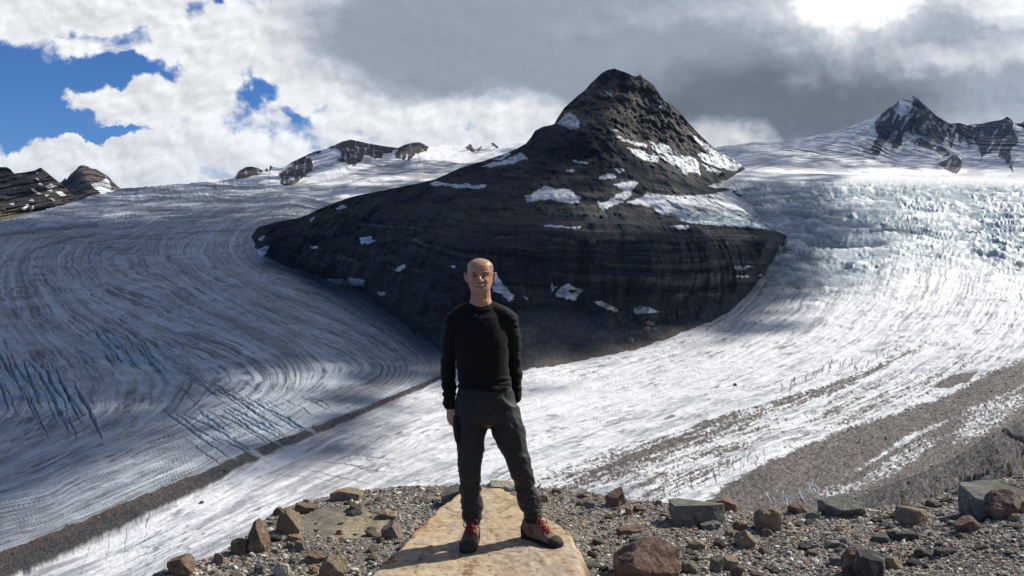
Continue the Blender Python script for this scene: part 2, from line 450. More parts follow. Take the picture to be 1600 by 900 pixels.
    fam(10, 1040, 745, 17, -5, .05, 1, 12, 30, 1.2, 3, 7)
    fam(8, 1205, 772, 12, -3, .35, 1, 14, 30, 1.8, 4, 6)
    fam(4, 140, 845, 30, -18, -.12, 1, 40, 70, .8, 1.5, 6)
    fam(5, 430, 735, 30, -8, .97, .2, 60, 140, 1.0, 1.6, 10)
    for pts, w, dep in cr_l:
        A = np.array(pts)
        m = (PX > A[:, 0].min()-10) & (PX < A[:, 0].max()+10) & (PY > A[:, 1].min()-10) & (PY < A[:, 1].max()+10)
        if not m.any(): continue
        rx, ry = ragged(PX[m], PY[m], 2.2, 6, 77)
        d = segdist(rx, ry, pts)
        tt = np.clip((PY[m]-A[0, 1])/(A[-1, 1]-A[0, 1]+1e-6), 0, 1)
        ww = w*np.sin(np.pi*(.08+.84*tt))
        k = sm(1.0, .25, d/ww)*(left[m]*(ins[m] < .3) if A[0, 0] < 560 and A[0, 1] < 705 else 1.0)
        h[m] -= k*dep*.28*PM[m]
        col[m] = mixc(col[m], [.035, .095, .17] if w > 2.6 else [.07, .085, .10], k*.85)  # deep-blue crevasse shadow painted into the ice colour
        # pale highlight painted along both crevasse lips
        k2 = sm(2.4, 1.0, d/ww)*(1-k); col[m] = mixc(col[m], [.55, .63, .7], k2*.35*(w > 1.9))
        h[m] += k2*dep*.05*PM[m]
    # blue bare ice among the big crevasses
    bl = np.clip(ell(PX, PY, 40, 600, 110, 90)+ell(PX, PY, 205, 560, 95, 60, 25), 0, 1)*sm(.45, .6, rfbm(X/22, Y/22, 78, 4))
    col = mixc(col, [.24, .42, .57], bl*.75*left)
    h += np.clip(ell(PX, PY, 30, 610, 130, 90)+ell(PX, PY, 205, 565, 100, 60, 25), 0, 1)*(rfbm(X/30, Y/30, 79, 4)-.5)*8*left
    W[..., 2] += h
    # ---------- cloud shade wanted here
    n = fbm(X/130, Y/130, 80, 4)
    sh = left*1.1
    sh = sh-left*2.1*ell(PX, PY, 455, 630, 185, 50, -18)-left*2.0*ell(PX, PY, 70, 800, 270, 66, -27)-left*.7*ell(PX, PY, 230, 640, 90, 40, 20)
    sh = np.where((left > 0) & (PY < 345), .55+.6*(n-.5), sh)
    rs = 1.1*ell(PX, PY, 1215, 440, 150, 95, -38)*(R < .5)+.75*ell(PX, PY, 1230, 335, 190, 62, 8)+.4*ell(PX, PY, 1430, 360, 130, 50)
    rs = rs+1.3*ell(PX, PY, 520, 690, 170, 26, -22)+1.0*ell(PX, PY, 900, 606, 70, 10, -12)+.9*ell(PX, PY, 620, 640, 90, 16, -18)
    sh = np.where(left > 0, sh, rs-.12)
    sh = np.where((left < 1) & (st > .5), sm(1120, 1165, PX)*-1, sh)
    SHADE.append((W.reshape(-1, 3), np.clip(sh+.35*(n-.5), 0, 1).ravel()))
    # loose rubble lying on the moraines (built later as one mass)
    rs = np.random.RandomState(8)
    cover = np.maximum(ins, thr*.8)*(PX > -20)*(PX < 1640)*(PY < 900)
    ok = np.argwhere(rs.rand(*PX.shape) < cover*.055)
    a = W[ok[:, 0], ok[:, 1]]; RUBBLE.append((a, PM[ok[:, 0], ok[:, 1]]))
    m = ground_mat('glacier_ice', (0.12, 0.5), .22, .6, .25, .55, .35, 1.2)
    W, col = back_rows(W, col, 4, 60, .1)
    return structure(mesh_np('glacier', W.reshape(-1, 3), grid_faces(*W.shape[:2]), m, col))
# ------------------------------------------------------------------ ROCK MASSIF in the middle
def build_massif():
    sky = [(375,372),(395,366),(402,356),(430,347),(470,340),(500,326),(520,318),(545,309),(560,305),(590,299),(620,293),(650,287),(680,280),(700,271),(720,262),(740,256),(760,250),
           (790,240),(808,232),(822,224),(830,214),(836,204),(848,198),(858,196),(866,194),(872,183),(882,168),(890,161),(902,150),(915,140),(922,131),(930,124),(940,114),(950,109),(960,107),
           (968,110),(978,113),(990,119),(996,119),(1000,116),(1005,121),(1014,128),(1022,133),(1030,146),(1038,158),(1050,164),(1060,173),(1075,191),(1090,207),(1100,217),(1110,226),(1122,237),(1140,246),(1156,256),(1180,280),(1260,330)]
    bot = [(375,420),(430,432),(480,452),(560,482),(640,540),(690,590),(760,612),(820,600),(920,585),(1020,566),(1100,535),(1160,505),(1200,470),(1260,420)]
    PX, PY = col_grid(375, 1260, 1.25, sky, bot, 420)
    pts = [(750,520,960),(850,510,985),(950,510,1000),(1050,505,1060),(650,470,1020),(600,440,1130),(500,400,1330),(430,375,1450),
      (900,480,1030),(1000,490,1050),(1100,490,1110),(1170,450,1180),(800,350,1170),(900,350,1130),(1000,350,1150),(1100,357,1190),(1220,372,1290),
      (700,350,1210),(600,340,1340),(500,335,1500),(900,300,1360),(1000,320,1330),(1100,320,1450),(800,290,1450),(700,285,1550),(620,300,1520),
      (850,207,1720),(900,207,1700),(950,215,1720),(900,255,1640),(1000,255,1700),(960,108,2180),(900,160,2020),(1040,165,2160),(950,160,2030),
      (1000,200,1960),(1100,225,2130),(1050,235,1900),(1100,270,1900),(1150,255,2250),(870,195,1820),(830,215,1800)]
    D0 = np.exp(tps([(a, b, math.log(c)) for a, b, c in pts])(PX, PY))
    D0 = D0*(1+.06*sm(352, 341, PY+9*(fbm(PX/25, PY/25, 100, 3)-.5))*sm(720, 860, PX))
    G = glacier_depth(PX, PY)
    W0 = to_world(PX, PY, D0); X, Z = W0[..., 0], W0[..., 2]
    cp = np.array([p for p in CONTACT], float)
    d = segdist(*ragged(PX, PY, 3.0, 14, 101), CONTACT)
    poly = CONTACT+[(396,330),(600,270),(850,90),(1000,80),(1100,180)]
    ins = inpoly(*ragged(PX, PY, 3.0, 14, 101), poly)
    sd = np.where(ins, d, -d)
    # relief displacement along depth (ledges, gullies)
    wob = fbm(X/90, Z/60, 102, 4)
    dip = Z+X*.05+wob*16+40*(fbm(X/340, Z/120, 150, 2)-.5)+.22*X*sm(780, 640, PX)
    cliff = sm(490, 455, PY)*sm(338, 352, PY)*sm(640, 860, PX)
    dipw = dip+14*(fbm(X/500, dip/40, 126, 3)-.5); tr1 = (dipw/24) % 1.0; tr2 = (dipw/9.5+fbm(X/200, Z/50, 127, 2)) % 1.0; tvar = sm(.3, .6, fbm(X/220, Z/30, 128, 3))
    terr = (tr1**5-tr1)*20*(.4+.6*tvar)+(tr2**4-tr2)*8*tvar
    ledge = fbm(X/700+3, dip/15, 108, 4, .6); ledge2 = fbm(X/300, dip/5, 109, 3)
    gul = ridged(X/45+wob, Z/160, 103, 5); g2 = ridged(X/14, Z/45, 104, 4); n3 = rfbm(X/20, Z/20, 105, 5, .6)
    disp = cliff*(terr+(ledge-.5)*30+(ledge2-.5)*8+(gul-.5)*40+(g2-.5)*14)+(1-cliff)*((gul-.5)*26+(n3-.5)*60+(g2-.4)*10+(ledge-.5)*25+terr*.5)
    pyr = sm(280, 200, PY)*sm(840, 900, PX)
    su = (PX-960)/(PY-60+1e-3)             # fall lines fan out from the summit
    rib = ridged(su*5+wob*2, Z/150+wob, 106, 5, .55); rib2 = ridged(su*18+wob*4, Z/40, 107, 4)
    disp = mix(disp, (rib-.5)*60+(rib2-.4)*16+(n3-.5)*90+(rfbm(X/55, Z/55, 119, 5, .6)-.5)*120, pyr)
    g = np.log(G/(D0+disp))
    lim = .0022*np.maximum(sd, 0)+.004*np.minimum(sd, 0)
    lim2 = lim+.00010*np.maximum(sd, 0)**2
    lower = (PY > 345)
    near = np.where(sd < 0, G*np.exp(-lim*1.5), G*np.exp(-.0012*sd))
    D = mix(near, np.minimum(D0+disp, near), sm(0, 20, sd))
    W = to_world(PX, PY, D); Xw, Yw, Zw = W[..., 0], W[..., 1], W[..., 2]
    # colour
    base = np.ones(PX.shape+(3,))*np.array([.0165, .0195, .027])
    strat = fbm(X/400, dip/5.0, 110, 5, .65)
    base = mixc(base, [.058, .062, .062], sm(.50, .70, strat)*cliff*sm(.35, .6, fbm(X/120, Z/60, 111, 4)))
    base = mixc(base, [.085, .09, .095], cliff*(sm(.80, .97, tr1)*.45*tvar+sm(.85, .98, tr2)*.35)*sm(.35, .6, rfbm(X/30, Z/12, 129, 4)))
    base = mixc(base, [.014, .014, .016], sm(.55, .75, fbm(X/14, Z/120, 112, 4, .6))*cliff*.9)
    base = mixc(base, [.040, .040, .042], (1-cliff)*sm(.45, .7, rfbm(X/45, Z/28, 113, 5, .6))*sm(420, 330, PY)*.8)
    base = mixc(base, [.038, .045, .032], (1-cliff)*sm(.5, .7, rfbm(X/80, Z/50, 114, 4, .6))*sm(300, 330, PY)*sm(380, 340, PY)*.8)
    plat = sm(352, 338, PY)*sm(640, 760, PX)
    base = mixc(base, [.062, .062, .055], plat*sm(.40, .62, rfbm(X/70, Z/30, 143, 5, .65))*.8)
    band = sm(.50, .62, fbm(X/260, dipw/7.5, 144, 4, .6))*sm(.40, .58, rfbm(X/75, Z/40, 145, 4))
    base = mixc(base, [.062, .066, .068], band*(.35+.65*cliff)*sm(480, 440, PY)*.75)
    for ln, w in (([(850,358),(930,360),(1050,360)], 2), ([(925,376),(960,374),(1000,371)], 5), ([(930,400),(1050,404),(1150,410),(1235,412)], 1.6), ([(870,414),(940,412),(1000,416)], 4),
                  ([(1040,433),(1100,430),(1170,436),(1205,432)], 6), ([(1050,463),(1100,458),(1150,466)], 6), ([(770,372),(830,366),(900,380)], 4), ([(640,372),(700,392),(760,408)], 4), ([(520,400),(580,412),(660,425)], 4), ([(560,352),(640,356),(720,366)], 3)):
        d2 = segdist(*ragged(PX, PY, 4, 18, 146), ln)
        base = mixc(base, [.098, .10, .094], sm(w, w*.2, d2)*.7*sm(.38, .56, rfbm(PX/9, PY/5, 147, 4)))
    for x0, y0, y1 in ((805,352,430),(826,355,420),(882,356,440),(1012,362,425),(1036,360,410),(1062,410,470),(1130,420,480),(1088,365,400),(760,350,420),(955,420,480),(1185,380,440),(700,345,390)):
        d2 = np.abs(PX-x0-8*(fbm(PX/30, PY/22, 148, 3)-.5)-(PY-y0)*.05)
        base = mixc(base, [.010, .011, .014], sm(9, 1, d2)*sm(y0-6, y0+8, PY)*sm(y1+12, y1-12, PY)*.8*sm(.35, .6, fbm(PX/5, PY/30, 149, 3)))
    # pyramid: grey-brown rock
    pc = mixc(np.ones(PX.shape+(3,))*np.array([.095, .083, .072]), [.060, .052, .047], sm(.4, .6, .6*rib2+.4*n3))
    pc = mixc(pc, [.11, .095, .078], sm(.52, .68, rfbm(X/60, Z/45, 115, 5, .6))*.7)
    pm = pyr*(1-sm(-6, 4, PY-np.interp(PX, [840,865,900,940,960,1000,1050,1100], [196,196,205,205,214,250,285,300])))
    base = base*(1-pm[..., None])+pc*pm[..., None]
    # dark knob under the pyramid
    kb = inpoly(*ragged(PX, PY, 5, 15), [(825,235),(832,208),(850,198),(890,204),(935,205),(962,222),(980,245),(1000,265),(960,275),(900,262),(850,260)])
    base = mixc(base, [.024, .024, .027], kb*.75)
    # scree cone and its sandy foot
    scree = sm(468, 500, PY-(PX-900)*-.06)*sm(620, 700, PX)
    sc = mixc(np.ones(PX.shape+(3,))*np.array([.050, .055, .064]), [.080, .085, .092], sm(.4, .65, rfbm(PX/4, PY/3, 116, 4, .65)))
    base = base*(1-scree[..., None]*.85)+sc*scree[..., None]*.85
    foot = sm(22, 5, d+6*(fbm(PX/9, PY/9, 117, 3)-.5))*sm(800, 860, PX)*sm(1180, 1100, PX)*sm(500, 520, PY)
    base = mixc(base, [.115, .098, .082], foot*.85)
    n4 = rfbm(PX/2.2, PY/2.0, 118, 4, .65)
    n6 = rfbm(X/26, Z/16, 140, 5, .7); base *= ((.40+1.2*n4)*(.55+.9*n6))[..., None]
    # snow patches
    polys = [
     [(871,192),(880,183),(889,176),(897,180),(905,190),(908,197),(892,202),(882,198)],[(945,140),(950,144),(959,150),(957,153),(950,148)],
     [(1031,163),(1036,168),(1040,174),(1034,171)],[(953,208),(965,212),(985,220),(1000,224),(1012,227),(1010,230),(995,228),(975,222),(960,215)],
     [(957,201),(963,203),(964,206),(959,205)],
     [(1013,221),(1022,222),(1026,229),(1032,225),(1042,226),(1050,235),(1065,243),(1080,246),(1090,252),(1093,260),(1090,265),(1094,275),(1088,270),(1078,268),(1070,272),(1062,265),(1050,258),(1040,252),(1032,245),(1028,240),(1020,232)],
     [(981,231),(995,233),(1010,235),(1022,240),(1030,245),(1027,254),(1015,253),(1000,247),(990,240)],
     [(1077,206),(1088,214),(1105,226),(1118,236),(1130,242),(1150,250),(1162,258),(1150,268),(1120,260),(1100,254),(1088,241),(1096,239),(1110,243),(1100,231),(1085,217)],
     [(1096,255),(1112,262),(1130,268),(1120,271),(1105,266)],
     [(896,250),(908,252),(921,254),(918,256),(900,254)],[(881,266),(895,265),(902,266),(895,269),(885,268)],[(936,275),(950,271),(961,272),(963,277),(945,280),(938,279)],
     [(960,264),(975,264),(979,268),(965,269)],[(820,305),(830,303),(838,297),(850,291),(868,295),(890,296),(900,305),(908,308),(904,318),(880,315),(850,312),(825,315)],
     [(932,313),(945,315),(960,308),(975,298),(958,288),(985,283),(1000,284),(990,296),(983,305),(977,313),(960,320),(945,329),(940,322)],
     [(849,352),(865,352),(885,354),(907,354),(905,358),(880,356),(852,355)],[(1047,353),(1060,351),(1078,353),(1075,358),(1055,357)],[(1105,290),(1130,284),(1155,282),(1160,290),(1140,293),(1115,293)],
     [(673,288),(680,282),(695,286),(710,288),(735,287),(762,290),(755,294),(735,294),(715,293),(700,290),(680,291)],
     [(748,262),(775,253),(800,245),(812,238),(822,243),(825,250),(800,255),(775,260)],[(770,250),(785,243),(795,238),(797,241),(785,248)],
     [(525,325),(535,320),(543,322),(540,325),(528,328)],[(483,343),(492,338),(494,341),(487,346)],
     [(561,376),(570,370),(580,369),(578,374),(588,377),(575,381),(565,380)],[(484,384),(495,383),(497,387),(488,389)],[(617,422),(625,416),(632,413),(634,417),(625,424)],
     [(505,435),(530,437),(550,435),(570,437),(571,448),(550,446),(525,442)],[(590,457),(600,456),(603,460),(593,464)],
     [(398,390),(412,386),(420,384),(415,396),(408,402)],[(402,372),(412,368),(406,378)],[(702,417),(710,415),(708,419)],
     [(773,423),(778,430),(785,440),(793,453),(805,462),(800,470),(793,470),(785,460),(771,454)],[(818,461),(826,467),(824,470)],
     [(860,441),(864,447),(871,449),(862,457)],[(870,457),(876,448),(885,443),(900,449),(911,452),(905,458),(901,469),(885,467),(871,463)],
     [(928,473),(940,470),(955,477),(966,485),(960,488),(945,481)],[(986,486),(998,478),(1015,480),(1030,488),(1010,490),(995,490)],[(1185,430),(1190,426),(1192,432)],
     [(1140,418),(1160,415),(1180,417),(1160,420)],[(1150,431),(1170,430),(1172,434),(1150,434)]]
    tongue = [(977,316),(990,312),(1005,308),(1012,300),(1030,304),(1060,306),(1090,305),(1120,302),(1140,297),(1150,305),(1165,315),(1200,310),(1240,318),(1240,345),(1235,367),(1190,357),(1130,352),(1090,350),(1065,345),(1050,338),(1035,336),(1020,325),(1000,320)]
    hole = inpoly(*ragged(PX, PY, 2, 6), [(885,454),(893,452),(902,456),(893,460)])
    sn = polys_mask(PX+(fbm(PX/14, PY/9, 141, 3)-.5)*7, PY+(fbm(PX/14, PY/9, 142, 3)-.5)*4, polys, 2.4, 4)*(1-hole)
    tg = inpoly(*ragged(PX, PY, 2.4, 5.5), tongue).astype(float)
    icy = tg*sm(-3, 3, PY-np.interp(PX, [1040,1060,1110,1150,1240], [338,326,331,336,325])+5*(fbm(PX/7, PY/7, 120, 3)-.5))
    snc = mixc(np.ones(PX.shape+(3,))*np.array([.72, .75, .79]), [.42, .44, .46], sm(.48, .72, rfbm(PX/7, PY/3, 121, 5)))
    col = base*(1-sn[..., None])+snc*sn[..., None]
    tc = snc.copy(); tc = mixc(tc, [.62, .55, .54], sm(1140, 1190, PX)*sm(.45, .65, fbm(PX/9, PY/9, 122, 4))*.5)
    tc = mixc(tc, [.38, .36, .35], np.clip(ell(PX, PY, 1082, 327, 36, 9)*1.3, 0, .8))
    ic = mixc(np.ones(PX.shape+(3,))*np.array([.30, .38, .43]), [.55, .62, .66], sm(.4, .65, ridged(PX/7, PY/4, 123, 4)))
    ic = mixc(ic, [.12, .15, .17], sm(.6, .75, fbm(PX/5, PY/3, 124, 3)))
    tc = tc*(1-icy[..., None])+ic*icy[..., None]
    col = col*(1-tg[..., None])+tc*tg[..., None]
    # near-black line coloured along the lower edge of the ice lip
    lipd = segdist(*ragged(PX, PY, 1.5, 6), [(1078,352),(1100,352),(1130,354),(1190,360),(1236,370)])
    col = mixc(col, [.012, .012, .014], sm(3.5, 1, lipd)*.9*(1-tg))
    # shade wanted
    n = fbm(X/200, Z/90, 125, 4)
    sh = np.ones(PX.shape)
    lit = sm(0.2, .9, pm)*.42+1.3*ell(PX, PY, 1075, 250, 75, 40, 20)+1.2*ell(PX, PY, 1140, 250, 50, 30)+sm(975, 1050, PX)*sm(.3, .8, sn)*sm(290, 275, PY)
    sh = np.clip(sh-lit*(.55+.9*n), 0, 1)
    SHADE.append((W.reshape(-1, 3), sh.ravel()))
    m = ground_mat('massif_rock', (0.05, 0.3), .25, .6, .15, .92, .15, 2.0)
    W, col = back_rows(W, col, 8, 70, .9)
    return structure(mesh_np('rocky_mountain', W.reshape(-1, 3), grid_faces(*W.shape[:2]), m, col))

# ------------------------------------------------------------------ FAR SNOW RANGE on the left
def build_far_range():
    sky = [(150,300),(190,294),(250,291),(300,285),(330,281),(352,279),(366,277),(372,268),(384,261),(392,260),(402,262),(412,267),(417,262),(422,258),(425,260),(420,268),(440,262),(455,254),(465,249),(490,237),(510,231),
           (522,227),(535,221),(548,218),(562,221),(575,224),(605,229),(622,231),(632,226),(645,223),(655,222),(664,226),(668,229),(680,228),(710,226),(727,228),(732,227),(735,224),(740,233),(748,231),(755,226),(765,224),(771,223),(779,230),
           (800,225),(815,220),(825,217),(850,210),(870,215)]
    bot = [(150,312),(300,312),(400,330),(520,345),(700,300),(870,260)]
    PX, PY = col_grid(150, 870, 1.1, sky, bot, 130)
    pts = [(150,300,3900),(330,282,4600),(400,262,4900),(440,262,4800),(548,218,5400),(655,222,5500),(770,224,5600),(870,215,5600),
           (400,320,3000),(500,330,3150),(600,300,3600),(700,280,4200),(800,250,4800),(500,290,3900),(600,260,4600),(460,280,4200),(300,310,3300),(150,312,3300),(700,240,5200)]
    D = np.exp(tps([(a, b, math.log(c)) for a, b, c in pts])(PX, PY))
    W = to_world(PX, PY, D); X, Y, Z = W[..., 0], W[..., 1], W[..., 2]
    rocks = [[(510,232),(535,219),(548,214),(575,220),(605,226),(624,229),(612,238),(598,240),(595,247),(585,248),(578,240),(570,240),(565,252),(555,257),(545,257),(530,250),(535,236),(525,231)],
      [(618,238),(622,231),(632,224),(655,218),(670,228),(667,236),(650,240),(640,250),(636,250),(638,241),(632,250),(620,245)],
      [(438,270),(445,266),(465,253),(478,246),(485,248),(491,258),(488,265),(470,280),(457,289),(444,289),(439,284)],
      [(368,279),(373,266),(385,258),(402,259),(413,267),(405,272),(390,276),(376,279)],[(412,268),(418,260),(424,256),(426,260),(420,268)],
      [(730,230),(735,221),(742,236),(736,238)],[(768,222),(772,221),(781,231),(774,230)],[(745,235),(752,228),(754,231),(748,237)],[(452,254),(480,240),(500,234),(503,237),(485,243),(462,254)]]
    rk = polys_mask(PX, PY, rocks, 2.2, 5)
    n = rfbm(X/70, Z/45, 131, 5, .6)
    D2 = D+(n-.5)*60-rk*90*(ridged(X/90+n, Z/70, 132, 5))
    W = to_world(PX, PY, D2)
    W[..., 2] += (fbm(X/160, Y/120, 133, 4)-.5)*16*(1-rk)
    col = np.ones(PX.shape+(3,))*np.array([.80, .82, .84])
    ice = sm(.50, .64, fbm(X/260+PX/80, PY/5, 134, 5, .6))*sm(238, 262, PY)
    col = mixc(col, [.36, .37, .38], ice*.85)
    for ln in ([(520,300),(560,280),(620,272),(690,276)],[(560,272),(640,270),(720,272)],[(440,300),(500,285),(560,270)],[(530,320),(600,295),(680,282)],[(590,305),(660,290),(720,276)],[(655,246),(650,258),(655,250)],[(520,240),(545,262)],[(604,256),(625,260),(640,252)]):
        dd = segdist(*ragged(PX, PY, 4, 14), ln)
        col = mixc(col, [.33, .34, .35], sm(4, .5, dd)*.7)
    lowd = sm(283, 300, PY)*sm(.45, .6, fbm(PX/40, PY/6, 135, 4))*sm(470, 400, PX)
    col = mixc(col, [.30, .32, .34], lowd*.7)
    rc = mixc(np.ones(PX.shape+(3,))*np.array([.040, .033, .034]), [.085, .068, .062], sm(.45, .62, n))
    rc = rc*(.4+1.2*rfbm(PX/1.6, PY/1.6, 137, 3))[..., None]; rc = mixc(rc, [.5, .52, .55], sm(.62, .70, fbm(PX/4, PY/9, 138, 4))*.6)
    col = col*(1-rk[..., None])+rc*rk[..., None]
    sh = np.clip(.6*sm(.45, .58, fbm(X/420, Y/420, 136, 3))+.05, 0, 1)
    SHADE.append((W.reshape(-1, 3), sh.ravel()))
    m = ground_mat('far_snow', (0.02, .08), .12, .5, .03, .8, .2, 6)
    W, col = back_rows(W, col, 6, 120, .7)
    return structure(mesh_np('snowy_ridge', W.reshape(-1, 3), grid_faces(*W.shape[:2]), m, col))

# ------------------------------------------------------------------ BROWN HILLS far left
def hill(name, sky, bot, pts, snow, cf, seed, x0, x1):
    PX, PY = col_grid(x0, x1, 1.0, sky, bot, 130)
    D = np.exp(tps([(a, b, math.log(c)) for a, b, c in pts])(PX, PY))
    W = to_world(PX, PY, D); X, Z = W[..., 0], W[..., 2]
    n = rfbm(X/60, Z/60, seed, 5, .6); r = ridged(X/110+n, Z/130, seed+1, 5)
    W = to_world(PX, PY, D+(n-.5)*120+(r-.5)*210)
    col = cf(PX, PY, n, r)*(.45+1.1*rfbm(PX/2.0, PY/2.0, seed+3, 4))[..., None]
    sn = polys_mask(PX, PY, snow, 1.6, 4)
    col = mixc(col, [.8, .82, .84], sn)
    SHADE.append((W.reshape(-1, 3), np.clip(.75-1.6*fbm(PX/40, PY/30, seed+2, 3)+.25, 0, 1).ravel()))
    m = ground_mat(name+'_rock', (0.03, .12), .2, .5, .05, .9, .15, 4)
    W, col = back_rows(W, col, 6, 80, .8)
    return structure(mesh_np(name, W.reshape(-1, 3), grid_faces(*W.shape[:2]), m, col))

def build_hills():
    def near_c(PX, PY, n, r):
        c = mixc(np.ones(PX.shape+(3,))*np.array([.050, .043, .038]), [.10, .083, .065], sm(.4, .65, n))
        lowt = sm(-4, 8, PY-np.interp(PX, [-150,0,30,70,100,130], [315,322,328,322,308,318])+9*(n-.5))
        c = mixc(c, [.20, .165, .105], lowt*sm(.3, .6, n)*.9)
        return c
    hill('brown_hill', [(-150,245),(-60,262),(0,261),(10,261),(16,264),(22,271),(40,269),(55,266),(60,263),(64,262),(72,268),(80,275),(90,283),(100,291),(112,303),(124,313),(134,318),(140,322)],
         [(-150,375),(0,362),(60,350),(100,340),(140,330)],
         [(-150,245,4000),(0,261,3700),(64,263,3600),(140,322,2900),(0,362,2250),(-150,375,2200),(60,350,2450),(30,310,2900),(100,320,2850)],
         [[(55,278),(60,279),(67,290),(62,288)],[(71,292),(80,287),(91,292),(80,297)],[(85,299),(95,299),(105,305),(95,306)],[(34,326),(42,319),(45,320),(38,332)],[(46,328),(52,321),(55,325),(50,331)],
          [(14,318),(22,316),(20,321)],[(49,294),(65,303),(60,304),(50,298)],[(50,333),(59,333),(59,338),(52,339)],[(70,303),(78,304),(72,307)],[(73,297),(82,295),(80,299)],[(77,309),(88,312),(84,314)],[(56,269),(60,270),(60,273)],[(45,313),(50,311),(53,314)]],
         near_c, 151, -520, 140)
    def far_c(PX, PY, n, r):
        left = sm(2, -2, PX-np.interp(PY, [258,270,285,300], [121,128,140,156]))
        c = mixc(np.ones(PX.shape+(3,))*np.array([.16, .13, .11]), [.07, .058, .052], sm(.42, .6, n))
        return mixc(c, [.040, .038, .040], left*.85)  # shaded left face of the peak painted into the rock colour
    hill('rocky_peak', [(84,289),(96,284),(102,278),(104,281),(110,272),(118,266),(123,260),(128,258),(135,259),(142,263),(150,264),(160,270),(170,276),(176,284),(183,290),(190,296),(200,300)],
         [(84,330),(130,326),(160,315),(200,302)],
         [(84,289,4600),(128,259,4600),(160,270,4700),(200,300,4500),(84,330,3300),(130,326,3300),(160,315,3500),(140,290,4000)],
         [[(140,286),(150,286),(158,284),(166,278),(170,280),(174,297),(162,303),(150,296)]],
         far_c, 161, 84, 200)

# ------------------------------------------------------------------ SNOW PEAK and snowfield on the right
def build_right_peak():
    sky = [(1100,236),(1130,228),(1160,225),(1175,222),(1200,223),(1230,220),(1270,212),(1310,203),(1330,197),(1345,191),(1365,183),(1385,171),(1392,166),(1398,160),(1406,157),(1416,155),(1427,149),(1434,154),(1440,160),(1452,170),(1462,180),(1475,188),(1484,193),(1500,192),(1512,196),
           (1520,194),(1535,193),(1548,190),(1560,188),(1568,186),(1573,182),(1578,185),(1585,192),(1594,193),(1604,188),(1630,180),(1680,190),(1750,178)]
    bot = [(1100,290),(1200,288),(1400,292),(1600,300),(1750,304)]
    PX, PY = col_grid(1100, 2150, 1.1, sky, bot, 170)
    pts = [(1100,236,5600),(1200,222,6000),(1300,206,5900),(1385,171,5500),(1427,149,5500),(1484,193,5600),(1573,183,5500),(1750,178,5600),
           (1100,290,2300),(1200,288,2340),(1400,292,2420),(1600,300,2380),(1750,304,2400),(1200,255,3500),(1400,268,3500),(1600,275,3300),(1750,280,3300),(1300,235,4700),
           (1400,240,4800),(1500,245,4700),(1200,270,2700),(1400,279,2800),(1600,288,2700),(1430,200,5250),(1550,215,5250)]
    D = np.exp(tps([(a, b, math.log(c)) for a, b, c in pts])(PX, PY))
    W = to_world(PX, PY, D); X, Y, Z = W[..., 0], W[..., 1], W[..., 2]
    rocks = [[(1368,190),(1380,176),(1391,167),(1400,175),(1407,182),(1416,180),(1424,172),(1427,160),(1427,146),(1440,157),(1452,167),(1462,177),(1475,185),(1486,192),(1482,205),(1478,215),(1470,225),(1462,222),(1450,218),(1440,212),(1428,207),(1420,204),(1412,206),(1410,220),(1405,230),(1395,235),(1392,222),(1385,222),(1378,230),(1373,244),(1364,240),(1360,232),(1366,222),(1372,212),(1368,200)],
      [(1395,166),(1405,157),(1406,160),(1399,168)],
      [(1424,218),(1440,215),(1455,225),(1470,228),(1480,235),(1485,242),(1475,245),(1460,235),(1445,230),(1430,226)],
      [(1464,256),(1478,250),(1488,241),(1498,244),(1503,255),(1502,265),(1496,271),(1485,268),(1475,262)],
      [(1484,190),(1500,190),(1512,193),(1520,191),(1545,188),(1560,185),(1573,179),(1582,188),(1585,205),(1592,218),(1588,225),(1578,235),(1580,250),(1583,268),(1576,262),(1572,250),(1560,245),(1562,235),(1550,235),(1535,245),(1530,235),(1527,225),(1521,218),(1515,232),(1510,220),(1506,212),(1500,228),(1497,206),(1493,208),(1490,225),(1486,232),(1482,215)],
      [(1589,193),(1604,185),(1630,176),(1690,186),(1660,200),(1600,199)],[(1600,220),(1640,215),(1700,230),(1660,240),(1620,236)]]
    rk = polys_mask(PX, PY, rocks, 2.0, 4.5)
    n = rfbm(X/80, Z/60, 171, 5, .6); r = ridged(X/90+n, Z/200, 172, 5)
    far = sm(3600, 4600, D)
    W = to_world(PX, PY, D+((n-.5)*110+(r-.5)*170)*far-rk*60*n)
    W[..., 2] += (fbm(X/120, Y/160, 173, 4)-.5)*8*(1-far)
    col = np.ones(PX.shape+(3,))*np.array([.82, .84, .86])
    gy = sm(.5, .66, fbm(PX/45+n, PY/5.5, 174, 5, .6))*sm(205, 235, PY)*sm(286, 268, PY)
    col = mixc(col, [.42, .42, .44], gy*.75)
    for ln in ([(1130,262),(1180,256),(1230,258),(1290,265),(1340,262)],[(1235,242),(1290,250),(1335,262)],[(1390,245),(1430,240),(1470,250)],[(1150,249),(1210,246),(1240,244)],[(1350,232),(1370,250),(1400,258)],[(1500,245),(1540,255),(1600,255)]):
        dd = segdist(*ragged(PX, PY, 3, 14), ln)
        col = mixc(col, [.38, .385, .40], sm(2.6, .3, dd)*.6)
    rc = mixc(np.ones(PX.shape+(3,))*np.array([.060, .052, .054]), [.115, .10, .096], sm(.45, .65, n))
    rc = mixc(rc, [.028, .026, .030], sm(.42, .6, r)*.85)
    rc = rc*(.5+1.0*rfbm(PX/1.8, PY/1.8, 175, 3))[..., None]
    rc = mixc(rc, [.6, .62, .66], sm(.60, .68, fbm(PX/5+PY/9, PY/14, 176, 4))*.7)
    col = col*(1-rk[..., None])+rc*rk[..., None]
    sh = np.clip(sm(268, 258, PY+6*(n-.5))*.62-.35*ell(PX, PY, 1300, 245, 140, 8, 8), 0, 1)
    SHADE.append((W.reshape(-1, 3), sh.ravel()))
    m = ground_mat('peak_snow', (0.02, .08), .12, .5, .03, .8, .2, 6)
